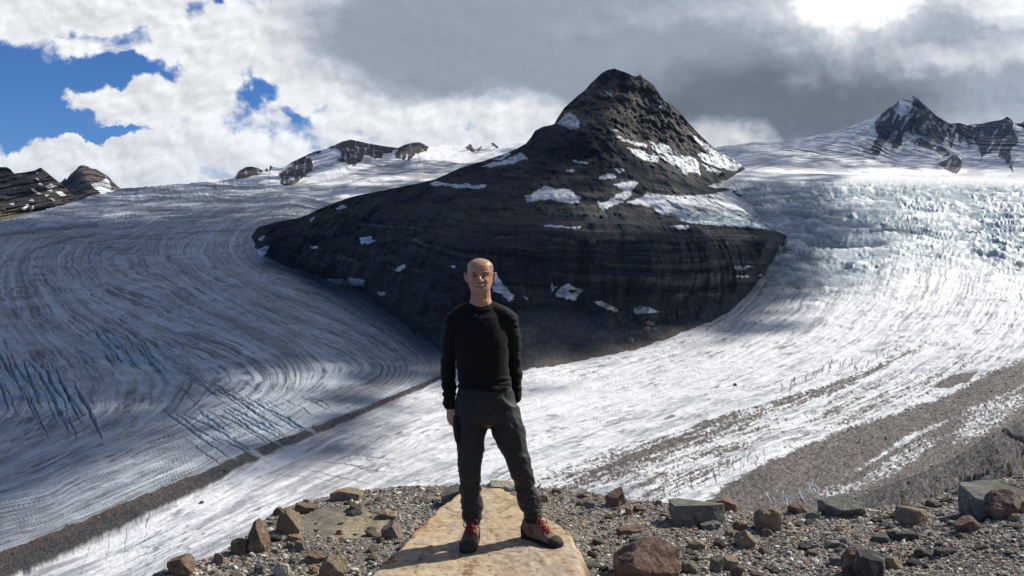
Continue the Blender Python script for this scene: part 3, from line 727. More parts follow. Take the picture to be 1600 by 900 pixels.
    W, col = back_rows(W, col, 6, 120, .8)
    return structure(mesh_np('snow_peak', W.reshape(-1, 3), grid_faces(*W.shape[:2]), m, col))

# ------------------------------------------------------------------ grey moraine flank at right
FLANK = [(1180,860),(1260,815),(1310,793),(1345,779),(1380,764),(1400,756),(1440,741),(1480,724),(1520,700),(1545,680),(1580,668),(1620,645),(1700,600),(1780,560)]
def build_flank():
    top = [(a, b-14) for a, b in FLANK]
    bot = [(1180,900),(1300,850),(1400,830),(1780,830)]
    PX, PY = col_grid(1190, 2150, 1.3, top, bot, 200)
    pts = [(1190,870,150),(1300,815,150),(1400,790,120),(1500,770,70),(1600,740,50),(1780,740,45),(1400,830,60),(1600,800,30),(1780,830,25),(1300,850,90),(1500,730,200),(1600,690,190),(1780,640,220),(1560,700,190)]
    D0 = np.exp(tps([(a, b, math.log(c)) for a, b, c in pts])(PX, PY))
    G = glacier_depth(PX, PY)
    qx, qy = ragged(PX, PY, 2.5, 10, 181)
    sd = segdist(qx, qy, FLANK)*np.where(qy > line_y(qx, FLANK), 1, -1)
    lim = .006*sd+np.where(sd > 0, .00035*sd**2, .004*sd)
    D = G*np.exp(-np.minimum(np.log(G/D0), lim))
    W = to_world(PX, PY, D); X, Y = W[..., 0], W[..., 1]
    n = rfbm(X/9, Y/9, 182, 5, .6); n2 = rfbm(PX/2.2, PY/1.8, 183, 4, .6)
    W[..., 2] += ((n-.5)*3.0*sm(0, 25, sd)+(n2-.5)*.9*D/FOC)*np.minimum(1, D/200)
    W[..., 2] += sm(6, 0, np.abs(sd-3))*1.5
    col = mixc(np.ones(PX.shape+(3,))*np.array([.085, .080, .078]), [.20, .19, .18], sm(.5, .66, n2))
    col = mixc(col, [.045, .043, .043], sm(.45, .3, n2)*.8)
    col = mixc(col, [.13, .105, .09], sm(.5, .65, n)*.5)
    for ln, w in (([(1500,755),(1540,742),(1575,725),(1590,712),(1640,690)], 4), ([(1420,790),(1450,783)], 2.5), ([(1560,672),(1600,690),(1640,680)], 4), ([(1470,770),(1520,752)], 2)):
        d = segdist(*ragged(PX, PY, 3, 9), ln); k = sm(w, w*.3, d)
        W[..., 2] -= k*1.6*np.minimum(1, D/120); col = mixc(col, [.03, .03, .032], k*.7)
    rimk = sm(4.5, 1, np.abs(sd-1.5))*sm(1330, 1360, PX)*sm(1530, 1480, PX)
    col = mixc(col, [.06, .07, .085], rimk*.9)
    SHADE.append((W.reshape(-1, 3), np.zeros(PX.size)))
    rs = np.random.RandomState(18); ok = np.argwhere((rs.rand(*PX.shape) < .05)*(sd > 3)*(PX < 1640)*(D > 25)*(PY < 820))
    RUBBLE.append((W[ok[:, 0], ok[:, 1]], (D/FOC)[ok[:, 0], ok[:, 1]]))
    m = ground_mat('moraine_scree', (0.4, 2.0), .25, .7, 1.2, .95, .15, .4)
    return structure(mesh_np('moraine_slope', W.reshape(-1, 3), grid_faces(*W.shape[:2]), m, col))

def build_valley_floor():
    m = ground_mat('valley_rock', (0.002, .02), .3, .4, .01, .95, .1, 3)
    N = 60; x = np.linspace(-9000, 9000, N); y = np.linspace(-6000, 12000, N)
    X, Y = np.meshgrid(x, y)
    Z = -330+(fbm(X/2500, Y/2500, 190, 3)-.5)*100
    W = np.stack([X, Y, Z], -1)
    col = np.ones(X.shape+(3,))*np.array([.16, .16, .16])
    return structure(mesh_np('valley_ground', W.reshape(-1, 3), grid_faces(N, N), m, col))
# ------------------------------------------------------------------ NEAR LEDGE
EDGE = [(-400,960),(100,945),(200,915),(255,890),(300,876),(345,862),(375,845),(400,825),(425,803),(440,797),(475,785),(520,774),(560,767),(620,762),(690,759),(760,757),(850,765),(920,768),
        (985,782),(1060,788),(1140,797),(1210,803),(1300,806),(1360,797),(1420,787),(1480,772),(1520,760),(1560,748),(1600,738),(1700,722),(1900,700)]
H0 = ZC+0.20
def edge_depth(px):
    return FOC*(H0-0.17*sm(1380, 1700, px))/(line_y(px, EDGE)-HY)

def ground_z(x, y):
    x = np.asarray(x, float); y = np.asarray(y, float)
    px = HX+x/np.maximum(y, .5)*FOC
    z = -0.20+0.17*sm(1380, 1700, px)
    z = z+0.10*(rfbm(x/1.3, y/1.3, 201, 4)-.5)+.035*(rfbm(x/.22, y/.22, 202, 4)-.5)
    z = z-.06*sm(640, 480, px)*sm(6.5, 5, y)
    over = y-edge_depth(px)
    z = z-np.where(over > 0, np.minimum(over, .4)**2*.9+np.maximum(over-.4, 0)*.80, 0)
    return z

def gz(x, y): return float(ground_z(np.array([x]), np.array([y]))[0])

def on_ground(px, py):
    """The spot of the ledge seen at a photo pixel."""
    Y = 4.0
    for Y in np.arange(3.6, 14, .02):
        x = (px-HX)/FOC*Y; z = ZC+(HY-py)/FOC*Y
        if z <= gz(x, Y): return Vector((x, Y, gz(x, Y)))
    Y = FOC*H0/(py-HY)
    return Vector(((px-HX)/FOC*Y, Y, gz((px-HX)/FOC*Y, Y)))

def build_ledge():
    px = np.arange(-500, 2100, 3.0)
    v = np.concatenate([np.linspace(.12, .55, 60, endpoint=False), np.linspace(.55, 1.02, 330, endpoint=False), np.linspace(1.02, 3.0, 50), np.linspace(3.4, 14, 16)])[:, None]
    ye = edge_depth(px)
    Yg = v*ye; PXg = np.broadcast_to(px, Yg.shape)
    X = (PXg-HX)/FOC*Yg
    Z = ground_z(X, Yg)
    W = np.stack([X, Yg, Z], -1)
    n = rfbm(X/.8, Yg/.8, 211, 5, .6); n2 = rfbm(X/.03, Yg/.03, 212, 4, .6)
    col = mixc(np.ones(X.shape+(3,))*np.array([.19, .168, .143]), [.30, .26, .22], sm(.45, .7, n))
    sandy = np.clip(ell(PXg, HY+FOC*H0/Yg, 545, 815, 90, 26)*1.6, 0, 1)*sm(.35, .55, n)
    col = mixc(col, [.34, .29, .20], sandy*.8)
    col *= (.45+1.1*n2)[..., None]
    m = ground_mat('ledge_gravel', (6.0, 40.0), .3, .9, 55, .95, .15, .02)
    return structure(mesh_np('ground', W.reshape(-1, 3), grid_faces(*W.shape[:2])[:, ::-1], m, col))

# ------------------------------------------------------------------ UNSEEN CLOUD CELLS added overhead, shaped to cast the valley's shade
def build_cloud_shadow():
    Hc = 2700.0; cell = 18.0
    x0, y0, nx, ny = -2400.0, 1300.0, 640, 400
    P = np.concatenate([a for a, _ in SHADE]); s = np.concatenate([b for _, b in SHADE])
    t = (Hc-P[:, 2])/SUN[2]
    cx = ((P[:, 0]+SUN[0]*t-x0)/cell).astype(int); cy = ((P[:, 1]+SUN[1]*t-y0)/cell).astype(int)
    ok = (cx >= 0) & (cx < nx) & (cy >= 0) & (cy < ny)
    idx = cy[ok]*nx+cx[ok]
    w = np.bincount(idx, minlength=nx*ny).astype(float).reshape(ny, nx)
    v = np.bincount(idx, weights=s[ok], minlength=nx*ny).reshape(ny, nx)
    val = np.where(w > 0, v/np.maximum(w, 1e-9), 0); has = (w > 0).astype(float)
    for it in range(6):         # grow the known cells outward
        num = np.zeros_like(val); den = np.zeros_like(val)
        for dx, dy in ((1,0),(-1,0),(0,1),(0,-1),(1,1),(-1,-1),(1,-1),(-1,1)):
            num += np.roll(np.roll(val*has, dx, 1), dy, 0); den += np.roll(np.roll(has, dx, 1), dy, 0)
        nw = (has == 0) & (den > 0); val = np.where(nw, num/np.maximum(den, 1e-9), val); has = np.where(nw, 1.0, has)
    gx, gy = np.meshgrid(np.arange(nx), np.arange(ny))
    wx, wy = x0+gx*cell, y0+gy*cell
    val = np.where(has > 0, val, .3+.4*(fbm(wx/600, wy/600, 220, 3)-.5))
    for it in range(2):
        val = (val*2+np.roll(val, 1, 0)+np.roll(val, -1, 0)+np.roll(val, 1, 1)+np.roll(val, -1, 1))/6
    dith = _hash(gx, gy, 221)*.86+.07
    keep = val > dith
    keep &= wy < (Hc-150)/.335
    # keep the sun on the ledge
    keep &= ~((np.hypot(wx-SUN[0]*Hc/SUN[2], wy-SUN[1]*Hc/SUN[2]) < 110))
    zz = Hc+(fbm(gx/18, gy/18, 222, 4)-.5)*120
    k = np.argwhere(keep); n = len(k)
    jj, ii = k[:, 0], k[:, 1]
    vx = []; 
    hs = cell/2*1.02; th = 16.0
    cxs, cys, czs = wx[jj, ii], wy[jj, ii], zz[jj, ii]
    off = np.array([(-1,-1,0),(1,-1,0),(1,1,0),(-1,1,0),(-1,-1,1),(1,-1,1),(1,1,1),(-1,1,1)], float)*np.array([hs, hs, th])
    V = (np.stack([cxs, cys, czs], -1)[:, None, :]+off[None]).reshape(-1, 3)
    fq = np.array([(3,2,1,0),(4,5,6,7)])
    F = (np.arange(n)[:, None, None]*8+fq[None]).reshape(-1, 4)
    m, nt, bs = new_mat('shade_cloud_vapour')
    nt.nodes.remove(bs)
    d = nt.nodes.new('ShaderNodeBsdfDiffuse'); d.inputs[0].default_value = (.9, .9, .9, 1)
    tr = nt.nodes.new('ShaderNodeBsdfTranslucent'); tr.inputs[0].default_value = (.6, .62, .66, 1)
    mx = nt.nodes.new('ShaderNodeMixShader'); mx.inputs[0].default_value = .45
    nt.links.new(d.outputs[0], mx.inputs[1]); nt.links.new(tr.outputs[0], mx.inputs[2])
    nt.links.new(mx.outputs[0], nt.nodes['Material Output'].inputs['Surface'])
    return structure(mesh_np('shade_cloud', V, F, m, None, False))

# ------------------------------------------------------------------ SKY, SUN, CAMERA
def build_world():
    w = bpy.data.worlds.new('World'); scene.world = w; w.use_nodes = True
    nt = w.node_tree; S.nt = nt
    bg = nt.nodes['Background']; bg.inputs['Strength'].default_value = 0.1
    sky = nt.nodes.new('ShaderNodeTexSky'); sky.sky_type = 'NISHITA'; sky.sun_disc = False
    sky.sun_elevation = SUN_EL; sky.sun_rotation = SUN_AZ; sky.altitude = 1800; sky.air_density = 1.0; sky.dust_density = .3; sky.ozone_density = 2.0
    tc = nt.nodes.new('ShaderNodeTexCoord'); sp = nt.nodes.new('ShaderNodeSeparateXYZ')
    nt.links.new(tc.outputs['Generated'], sp.inputs[0])
    x, y, z = (S(o) for o in sp.outputs)
    ys = S.m('MAXIMUM', y, .18)
    U = S.m('MINIMUM', S.m('MAXIMUM', x/ys*13.85+8.0, -25.0), 40.0)       # bearing, in units of about 4 degrees
    V = S.m('MINIMUM', z/ys*13.85, 30.0)      # elevation in the same units
    P = s_vec(U, V, 0.0)
    wa = s_noise(P, 1.6, 5, .6); wb = s_noise(s_vec(U+7.0, V-3.0, 2.0), 1.6, 5, .6)
    Uw = U+(wa-.5)*1.1; Vw = V+(wb-.5)*.75
    def e(cx, cy, rx, ry, ang=0):
        cx, cy, rx, ry = cx/100, (400-cy)/100, rx/100, ry/100
        c, s = math.cos(math.radians(-ang)), math.sin(math.radians(-ang))
        dx, dy = Uw-cx, Vw-cy
        a = dx*(c/rx)+dy*(s/rx); b = dx*(-s/ry)+dy*(c/ry)
        return S.m('MAXIMUM', 1.0-(a*a+b*b), 0.0)
    def ssum(L):
        t = None
        for wgt, *a in L:
            q = e(*a)*wgt; t = q if t is None else t+q
        return t
    warp = s_noise(P, 1.1, 3, .5)-.5
    Pw = s_vec(U+warp*.5, V*1.25+warp*.35, 1.7)
    n1 = s_noise(Pw, 1.35, 10, .60)
    off = s_vec(U+warp*.5+.10, V*1.25+warp*.35+.13, 1.7)
    n1b = s_noise(off, 1.35, 10, .60)
    n2 = s_noise(Pw, .55, 5, .5)
    d = ssum([(-2.6, 25, 150, 150, 88), (-2.0, 195, 113, 100, 32), (-2.2, 130, 207, 130, 13), (-1.25, 395, 147, 48, 28), (-1.3, 345, 2, 20, 14), (-1.0, 735, 203, 42, 13), (-.9, 770, 215, 30, 8),(-.9, 460, 182, 34, 12, 25),
              (2.2, 150, 150, 58, 38), (1.6, 240, 155, 85, 46), (1.2, 320, 135, 75, 45), (.75, 85, 85, 62, 18, -18), (2.0, 80, 15, 220, 46), (1.2, 330, 60, 90, 55),
              (2.2, 100, 262, 210, 42), (1.0, 250, 235, 150, 30), (-.55, 20, 232, 45, 14)])
    dens = d+.55+(n1-.5)*4.6+s_step(4.6, 7.0, U)*1.1+ssum([(1.5, 560, 60, 200, 110), (.8, 620, 165, 120, 40)])-ssum([(.35, 600, 190, 100, 30)])-S.m('MAXIMUM', s_step(4.3, 7.5, V), s_step(.35, .0, y))*.9
    cov = s_step(-.42, .74, dens)
    thick = s_step(.1, 1.5, dens)
    G = ssum([(.35, 520, 30, 170, 80), (.6, 640, 80, 240, 105), (.85, 900, 60, 420, 160), (.75, 1150, 150, 360, 130), (.55, 1270, 195, 190, 55), (.75, 1560, 130, 300, 130), (.4, 1480, 40, 160, 60), (.25, 330, 260, 90, 30), (.2, 90, 25, 120, 40),(.5,700,-150,800,200),(.5,1400,-120,700,160)])
    Lt = ssum([(.8, 1150, 208, 80, 40, 10), (.5, 780, 185, 150, 50), (.55, 950, 230, 200, 40), (1.5, 1335, 2, 105, 54), (.35, 1590, 5, 120, 40), (.35, 1540, 80, 120, 34), (.2, 1440, 95, 100, 30)])
    relief = (n1b-n1)*-1.0
    over = S.m('MAXIMUM', s_step(4.3, 7.5, V), s_step(.35, .0, y))     # sky out of view, darkened to weaken the ambient light
    g = S.m('MINIMUM', S.m('MAXIMUM', G-Lt+(n2-.5)*.38+(n1-.5)*.10+over*.62, 0.0), 1.0)
    # thick grey base to sunlit white
    val = (1.0-.54*s_step(0.0, 1.0, g)-.20*S.m('MINIMUM', e(1230, 190, 330, 120)*1.5, 1.0))*(1.0-.62*over)
    val = val+relief*1.35*(1.0-.9*g)-s_step(.2, 1.6, dens)*.06
    val = S.m('MAXIMUM', val+ssum([(.75, 1335, -4, 100, 54), (.1, 1590, 5, 100, 50)]), .15)
    ccol = s_mixc(s_step(.1, .9, g), (.97, .985, 1.0), (.83, .935, 1.10))
    cloud = s_mixc(1.0, ccol, s_vec(val*8.6, val*8.6, val*8.6), 'MULTIPLY')
    blue = s_mixc(1.0, S(sky.outputs[0]), (.31, .55, .93), 'MULTIPLY')
    res = s_mixc(cov, blue, cloud)
    nt.links.new(res.s, bg.inputs['Color'])
    w.cycles.sampling_method = 'MANUAL'; w.cycles.sample_map_resolution = 512

def build_lights_camera():
    L = bpy.data.lights.new('sun', 'SUN'); L.energy = 5.0; L.angle = math.radians(.53); L.color = (1, .95, .87)
    o = bpy.data.objects.new('sun', L); COL.objects.link(o)
    o.rotation_euler = Vector(tuple(-SUN)).to_track_quat('-Z', 'Y').to_euler()
    c = bpy.data.cameras.new('camera'); co = bpy.data.objects.new('camera', c); COL.objects.link(co)
    c.sensor_fit = 'HORIZONTAL'; c.sensor_width = 36; c.lens = 36*FOC/1600
    c.shift_y = -(450-HY)/1600; c.clip_start = .1; c.clip_end = 40000
    co.location = (0, 0, ZC); co.rotation_euler = (math.radians(90), 0, 0)
    scene.camera = co
    vs = scene.view_settings; vs.view_transform = 'Standard'; vs.look = 'None'; vs.exposure = 0.2; vs.gamma = 1; vs.use_curve_mapping = False
    scene.cycles.max_bounces = 5; scene.cycles.diffuse_bounces = 3; scene.cycles.glossy_bounces = 2; scene.cycles.transmission_bounces = 3
    scene.cycles.use_denoising = True

def build_haze():
    bm = bmesh.new(); bmesh.ops.create_cube(bm, size=1.0)
    me = bpy.data.meshes.new('haze'); bm.to_mesh(me); bm.free()
    o = bpy.data.objects.new('haze', me); COL.objects.link(o)
    o.scale = (20000, 20000, 1900); o.location = (0, 4000, 1350-950)
    m = bpy.data.materials.new('thin_mountain_air'); m.use_nodes = True; nt = m.node_tree
    nt.nodes.remove(nt.nodes['Principled BSDF'])
    v = nt.nodes.new('ShaderNodeVolumePrincipled'); v.inputs['Density'].default_value = HAZE; v.inputs['Color'].default_value = (.36, .60, 1.0, 1)
    nt.links.new(v.outputs[0], nt.nodes['Material Output'].inputs['Volume']); me.materials.append(m)
    o['kind'] = 'stuff'
HAZE = 1.9e-5
# ------------------------------------------------------------------ ROCKS
def ico(sub):
    bm = bmesh.new(); bmesh.ops.create_icosphere(bm, subdivisions=sub, radius=1.0)
    v = np.array([q.co[:] for q in bm.verts]); f = np.array([[w.index for w in q.verts] for q in bm.faces]); bm.free()
    return v, f
ICO = {k: ico(k) for k in (1, 2, 3, 4, 5)}

def noise3(v, s, seed, octs=4, gain=.55):
    return (rfbm(v[:, 0]*s+v[:, 2]*s*.37, v[:, 1]*s-v[:, 2]*s*.21, seed, octs, gain)+rfbm(v[:, 2]*s+7, v[:, 0]*s*.6+v[:, 1]*s*.8, seed+9, octs, gain))/2

def rock_shape(seed, sub=4, cuts=9, box=.5, keep=(.62, .92), rough=.10, planes=()):
    rs = np.random.RandomState(seed)
    v, f = ICO[sub]; v = v.copy()
    m = np.abs(v).max(1, keepdims=True); v = v*(1-box)+v/m*box*.82
    P = [(np.array(n, float)/np.linalg.norm(n), d) for n, d in planes]
    for _ in range(cuts):
        n = rs.normal(size=3); n /= np.linalg.norm(n); P.append((n, rs.uniform(*keep)))
    for n, d in P:
        k = v@n-d; v = v-np.where(k > 0, k, 0)[:, None]*n
    nn = noise3(v, 1.6, seed, 5)-.5; n2 = noise3(v, 5.5, seed+3, 5, .65)-.5
    r = 1+nn*rough*2.2+n2*rough*1.3
    return v*r[:, None], f

def rock_colours(v, base, alt, seed, amt=.6):
    a = noise3(v, 1.8, seed+20, 5, .6); b = noise3(v, 7, seed+30, 4, .65); c = noise3(v, 16, seed+40, 3)
    col = mixc(np.ones((len(v), 3))*np.array(base), alt, sm(.47, .6, a)*amt)
    col = mixc(col, np.array(base)*.35, sm(.54, .64, b)*.7)
    d = noise3(v, 4.2, seed+50, 5, .7)
    col = mixc(col, np.array([.30, .275, .235]), sm(.52, .62, d)*.55)
    return col*(.45+1.1*c)[:, None]

ROCKMAT = None
def rock_mat():
    global ROCKMAT
    if ROCKMAT is None: ROCKMAT = ground_mat('weathered_stone', (9.0, 60.0, 160.0), .38, 1.0, 45, .92, .15, .02)
    return ROCKMAT

COLS = {'tan': ((.27,.215,.15), (.30,.20,.12)), 'brown': ((.17,.125,.09), (.24,.16,.10)), 'rust': ((.185,.118,.092), (.24,.17,.13)), 'grey': ((.17,.165,.155), (.22,.20,.17)),
        'green': ((.175,.182,.160), (.24,.235,.205)), 'dark': ((.075,.075,.075), (.11,.10,.09)), 'pale': ((.42,.39,.33), (.34,.28,.2)), 'pink': ((.25,.175,.145), (.20,.135,.115)), 'orange': ((.36,.20,.09), (.30,.23,.15))}
TAKEN = []

def boulder(px, py, wpx, hpx, colr, label, seed, deep=.8, box=.5, cuts=9, rz=0.0, planes=(), sink=.34, rough=.15, sub=5, tilt=(0, 0), name='boulder', cat='boulder', at=None):
    p = on_ground(px, py) if at is None else Vector(at)
    s = p.y/FOC; w = wpx*s*.93; h = hpx*s; d = w*deep
    v, f = rock_shape(seed, sub, cuts, box, rough=rough, planes=planes)
    e = v.max(0)-v.min(0); c = (v.max(0)+v.min(0))/2
    v = (v-c)/e
    M = np.array((Euler((tilt[0], tilt[1], rz)).to_matrix()))
    base = v.copy()
    v = v*np.array([w, d, h*(1+sink)]); v = v@M.T
    v[:, 2] += h*(1+sink)/2-h*sink
    b, a = COLS[colr]
    o = mesh_np(name, v, f, rock_mat(), rock_colours(base*2, b, a, seed), smooth=False)
    sh = np.ones(len(o.data.polygons), bool); o.data.polygons.foreach_set('use_smooth', sh)
    o.data.set_sharp_from_angle(angle=math.radians(38))
    o.location = (p.x, p.y+d*.42, p.z)
    TAKEN.append((p.x, p.y+d*.42, max(w, d)*.5))
    return tag(o, label, cat)

def build_boulders():
    B = boulder
    B(1092, 822, 92, 33, 'green', 'long flat-topped grey-green boulder with a dark front face on the gravel', 301, .55, .85, 4, .05, planes=[((0,-1,.05),.70),((0,0,1),.62)], rough=.06)
    B(1014, 915, 116, 64, 'rust', 'big reddish-brown boulder at the bottom edge, right of the slab', 302, .9, .45, 10, .3, planes=[((-.6,-.2,.75),.75),((0,0,1),.8)])
    B(967, 792, 37, 26, 'rust', 'split reddish rock with a dark shadowed side at the ledge rim', 303, .9, .6, 6, .5, planes=[((-.4,0,.9),.55),((.8,-.5,.3),.6)])
    B(1204, 832, 46, 35, 'tan', 'tan rounded boulder with rusty patches right of the dark flat boulder', 304, .9, .35, 9, .2)
    B(1132, 801, 58, 19, 'rust', 'purplish-red flat rock just behind the dark flat boulder', 305, .7, .7, 6, -.1, planes=[((.5,0,.85),.6)])
    B(1112, 829, 34, 11, 'green', 'pale grey-green stone at the foot of the dark flat boulder', 306, .8, .4, 7)
    B(1167, 858, 34, 25, 'tan', 'grey-tan wedge stone with a shadowed base below the tan boulder', 307, .8, .45, 8, planes=[((-.5,-.2,.8),.6),((.6,-.2,.7),.6)])
    B(1159, 833, 24, 15, 'brown', 'small brown pointed stone left of the tan rounded boulder', 308, .8, .4, 8)
    B(1146, 841, 24, 11, 'tan', 'low tan-brown stone above the grey-tan wedge stone', 309, .8, .4, 7)
    B(1199, 841, 19, 11, 'rust', 'small dull red stone just under the tan rounded boulder', 310, .8, .4, 8)
    B(1322, 810, 76, 30, 'green', 'grey-topped boulder with a dark red underside on the right ledge', 311, .7, .65, 5, .25, planes=[((-.1,-.55,.85),.42),((.8,-.2,.45),.62),((0,-.8,-.5),.5)], rough=.07)
    B(1580, 808, 112, 40, 'green', 'largest grey-green slab boulder at the right edge of the picture', 312, .75, .8, 5, .15, planes=[((-.12,-.35,.95),.5),((-.2,-1,0),.75)], rough=.05)
    B(1580, 811, 66, 40, 'rust', 'purplish-red angular boulder in front of the large grey-green slab', 313, .8, .4, 9, .3, planes=[((-.5,-.3,.8),.62)])
    B(1517, 831, 42, 20, 'rust', 'low red-brown rock left of the purplish-red angular boulder', 314, .8, .5, 8, planes=[((-.5,0,.85),.5)])
    B(1340, 904, 46, 44, 'brown', 'tan-grey rounded boulder leaning behind a dark one at the bottom right', 315, .8, .3, 7, .3)
    B(1364, 912, 52, 46, 'dark', 'dark grey smooth boulder at the bottom right edge', 316, .8, .25, 6, -.2, rough=.06)
    B(1432, 821, 56, 22, 'tan', 'fractured tan and grey rock beside the seedling tree', 317, .7, .6, 9, -.15, planes=[((-.6,-.5,.6),.5)])
    B(1397, 841, 19, 12, 'grey', 'small smooth grey stone below the fractured tan rock', 318, .8, .3, 7)
    B(1555, 812, 32, 9, 'dark', 'thin dark grey flat stone in front of the large grey-green slab', 319, .6, .6, 6)
    B(1587, 815, 18, 11, 'tan', 'small rounded olive-tan stone at the right edge beneath the red boulder', 320, .8, .2, 5)
    B(1311, 888, 26, 14, 'green', 'pale grey-green stone left of the two rounded boulders', 321, .8, .4, 7)
    B(1398, 890, 26, 17, 'tan', 'tan blocky stone right of the dark smooth boulder', 322, .8, .55, 7)
    B(1418, 845, 46, 12, 'dark', 'flat dark slate stone lying below the fractured rock', 323, .6, .6, 6)
    B(1481, 870, 40, 9, 'dark', 'thin dark slate shard on the right gravel', 324, .5, .7, 6, .3)
    # left side
    B(277, 903, 48, 29, 'brown', 'brown boulder at the lower left end of the ledge', 331, .8, .5, 8, planes=[((-.3,0,1),.6),((.7,-.1,.6),.6)])
    B(341, 884, 21, 18, 'tan', 'small tan-brown stone standing alone on the left rim', 332, .8, .5, 8)
    B(371, 869, 29, 23, 'brown', 'brown-grey boulder leaning against the tallest left rock', 333, .8, .45, 7)
    B(399, 866, 42, 50, 'brown', 'tallest brown pointed boulder on the left rim of the ledge', 334, .8, .4, 7, planes=[((-.65,-.3,.5),.55),((.6,-.2,.6),.5)], sub=5)
    B(450, 836, 44, 38, 'tan', 'tan overhanging boulder with a black shaded hollow on the left rim', 335, .8, .4, 8, planes=[((.55,-.2,.8),.55)], tilt=(.1, .3), sub=5)
    B(433, 807, 17, 13, 'brown', 'small brown peaked stone behind the overhanging boulder', 336, .8, .4, 8)
    B(476, 803, 38, 15, 'brown', 'brown wedge boulder on the left rim, right of the overhanging one', 337, .8, .5, 7, planes=[((.4,0,.9),.45)])
    B(477, 789, 12, 8, 'rust', 'tiny reddish stone on the rim above the brown wedge boulder', 338, .8, .3, 6)
    B(540, 784, 56, 16, 'tan', 'long low sandy-tan rock at the rim, left of the hiker', 339, .7, .5, 6, planes=[((.3,0,1),.5)])
    B(610, 843, 37, 24, 'pink', 'reddish-brown block beside the left edge of the slab', 340, .8, .55, 7, planes=[((.8,-.3,.5),.6),((-.5,-.1,.8),.6)])
    B(468, 864, 22, 16, 'grey', 'rounded grey stone on the left gravel', 341, .8, .2, 5)
    B(452, 858, 16, 9, 'green', 'small pale bluish stone left of the rounded grey stone', 342, .8, .4, 7)
    B(518, 906, 48, 32, 'tan', 'tan rounded boulder at the bottom edge, left of the slab', 343, .8, .3, 9, planes=[((.6,-.3,.7),.6)])
    B(460, 848, 26, 10, 'orange', 'flat rusty-orange slab stone on the left gravel', 344, .6, .7, 6)
    B(492, 882, 38, 15, 'rust', 'dark red-brown flat stone on the lower left gravel', 345, .6, .5, 7)
    B(438, 908, 30, 24, 'pale', 'pale grey boulder at the bottom edge, lower left', 346, .8, .4, 8)
    B(404, 900, 20, 16, 'grey', 'small grey stone at the bottom edge left of the pale boulder', 347, .8, .4, 8)
    B(489, 899, 18, 11, 'orange', 'small rusty-yellow stone beside the tan rounded boulder', 348, .8, .3, 7)
    B(711, 794, 50, 30, 'grey', 'grey flat rock with orange edge behind the left side of the slab', 349, .9, .6, 7, planes=[((-.3,-.1,.9),.5)])
    B(790, 770, 66, 14, 'pale', 'pale orange-tan slab rock behind the slab between the legs', 350, .7, .6, 6)
    B(603, 812, 30, 10, 'tan', 'flat tan-brown stone on the gravel above the reddish block', 351, .7, .6, 7)
    B(530, 837, 13, 7, 'orange', 'small orange stone on the sandy patch', 352, .8, .4, 6)
    # right middle
    B(985, 836, 46, 10, 'rust', 'flat reddish shard stone with a tan end, right of the slab', 361, .5, .6, 7, .2)
    B(1078, 897, 26, 18, 'green', 'square grey-green stone right of the big reddish-brown boulder', 362, .8, .6, 6)
    B(1121, 895, 24, 24, 'grey', 'flat bluish-grey upright stone at the bottom edge', 363, .5, .6, 7)
    B(1141, 892, 34, 17, 'tan', 'yellowish-tan flat stone beside the bluish-grey upright one', 364, .8, .5, 7)
    B(1154, 903, 24, 18, 'rust', 'dark red stone at the bottom edge under the yellowish-tan stone', 365, .8, .4, 8)
    B(1090, 860, 30, 14, 'tan', 'low tan stone between the big red boulder and the grey-tan wedge', 366, .8, .4, 7)
    B(922, 795, 22, 10, 'green', 'light grey-green flat stone left of the split reddish rock', 367, .8, .4, 7)
    B(983, 806, 12, 12, 'orange', 'small orange-tan stone below the split reddish rock', 368, .8, .4, 7)
    B(1030, 791, 12, 9, 'pink', 'small pinkish stone on the rim left of the dark flat boulder', 369, .8, .4, 7)
    B(1251, 805, 36, 14, 'rust', 'reddish-brown low rocks at the rim left of the grey-topped boulder', 370, .8, .5, 8)
    B(1275, 812, 28, 11, 'green', 'dull green-grey stone touching the grey-topped boulder', 371, .8, .4, 8)
    B(848, 786, 22, 11, 'tan', "tan stone on the rim behind the hiker's right trouser leg", 372, .8, .4, 8)
    B(870, 772, 18, 8, 'rust', 'small brown-red stone at the rim just right of the hiker', 373, .8, .4, 8)
    # far boulders in the valley
    for px, py, w, h, c, lab, sd in ((985, 536, 13, 8, 'grey', 'lone pale boulder on the sandy foot of the scree below the cliff', 381), (1016, 510, 16, 9, 'tan', 'brown boulder topmost of the pile on the scree below the cliff', 382),
            (1010, 517, 14, 7, 'tan', 'brown boulder lower left in the pile on the scree below the cliff', 383), (1021, 518, 12, 6, 'grey', 'grey boulder lower right in the pile on the scree below the cliff', 384),
            (314, 787, 8, 4, 'dark', 'dark boulder lying on the white ice below the medial moraine', 385), (1149, 603, 6, 4, 'dark', 'small dark boulder alone on the bright right glacier', 386)):
        D = FAR_DEPTH(px, py)
        boulder(px, py, w, h, c, lab, sd, .9, .4, 8, at=pt(px, py, D), sub=3)

def FAR_DEPTH(px, py):
    """Distance of the far surface seen at a photo pixel, by casting a ray into the built terrain."""
    dg = bpy.context.evaluated_depsgraph_get()
    d = Vector(((px-HX)/FOC, 1, (HY-py)/FOC)); n = d.length
    hit, loc, *_ = scene.ray_cast(dg, Vector((0, 0, ZC))+d*40, d.normalized())
    return loc.y if hit else 900.0

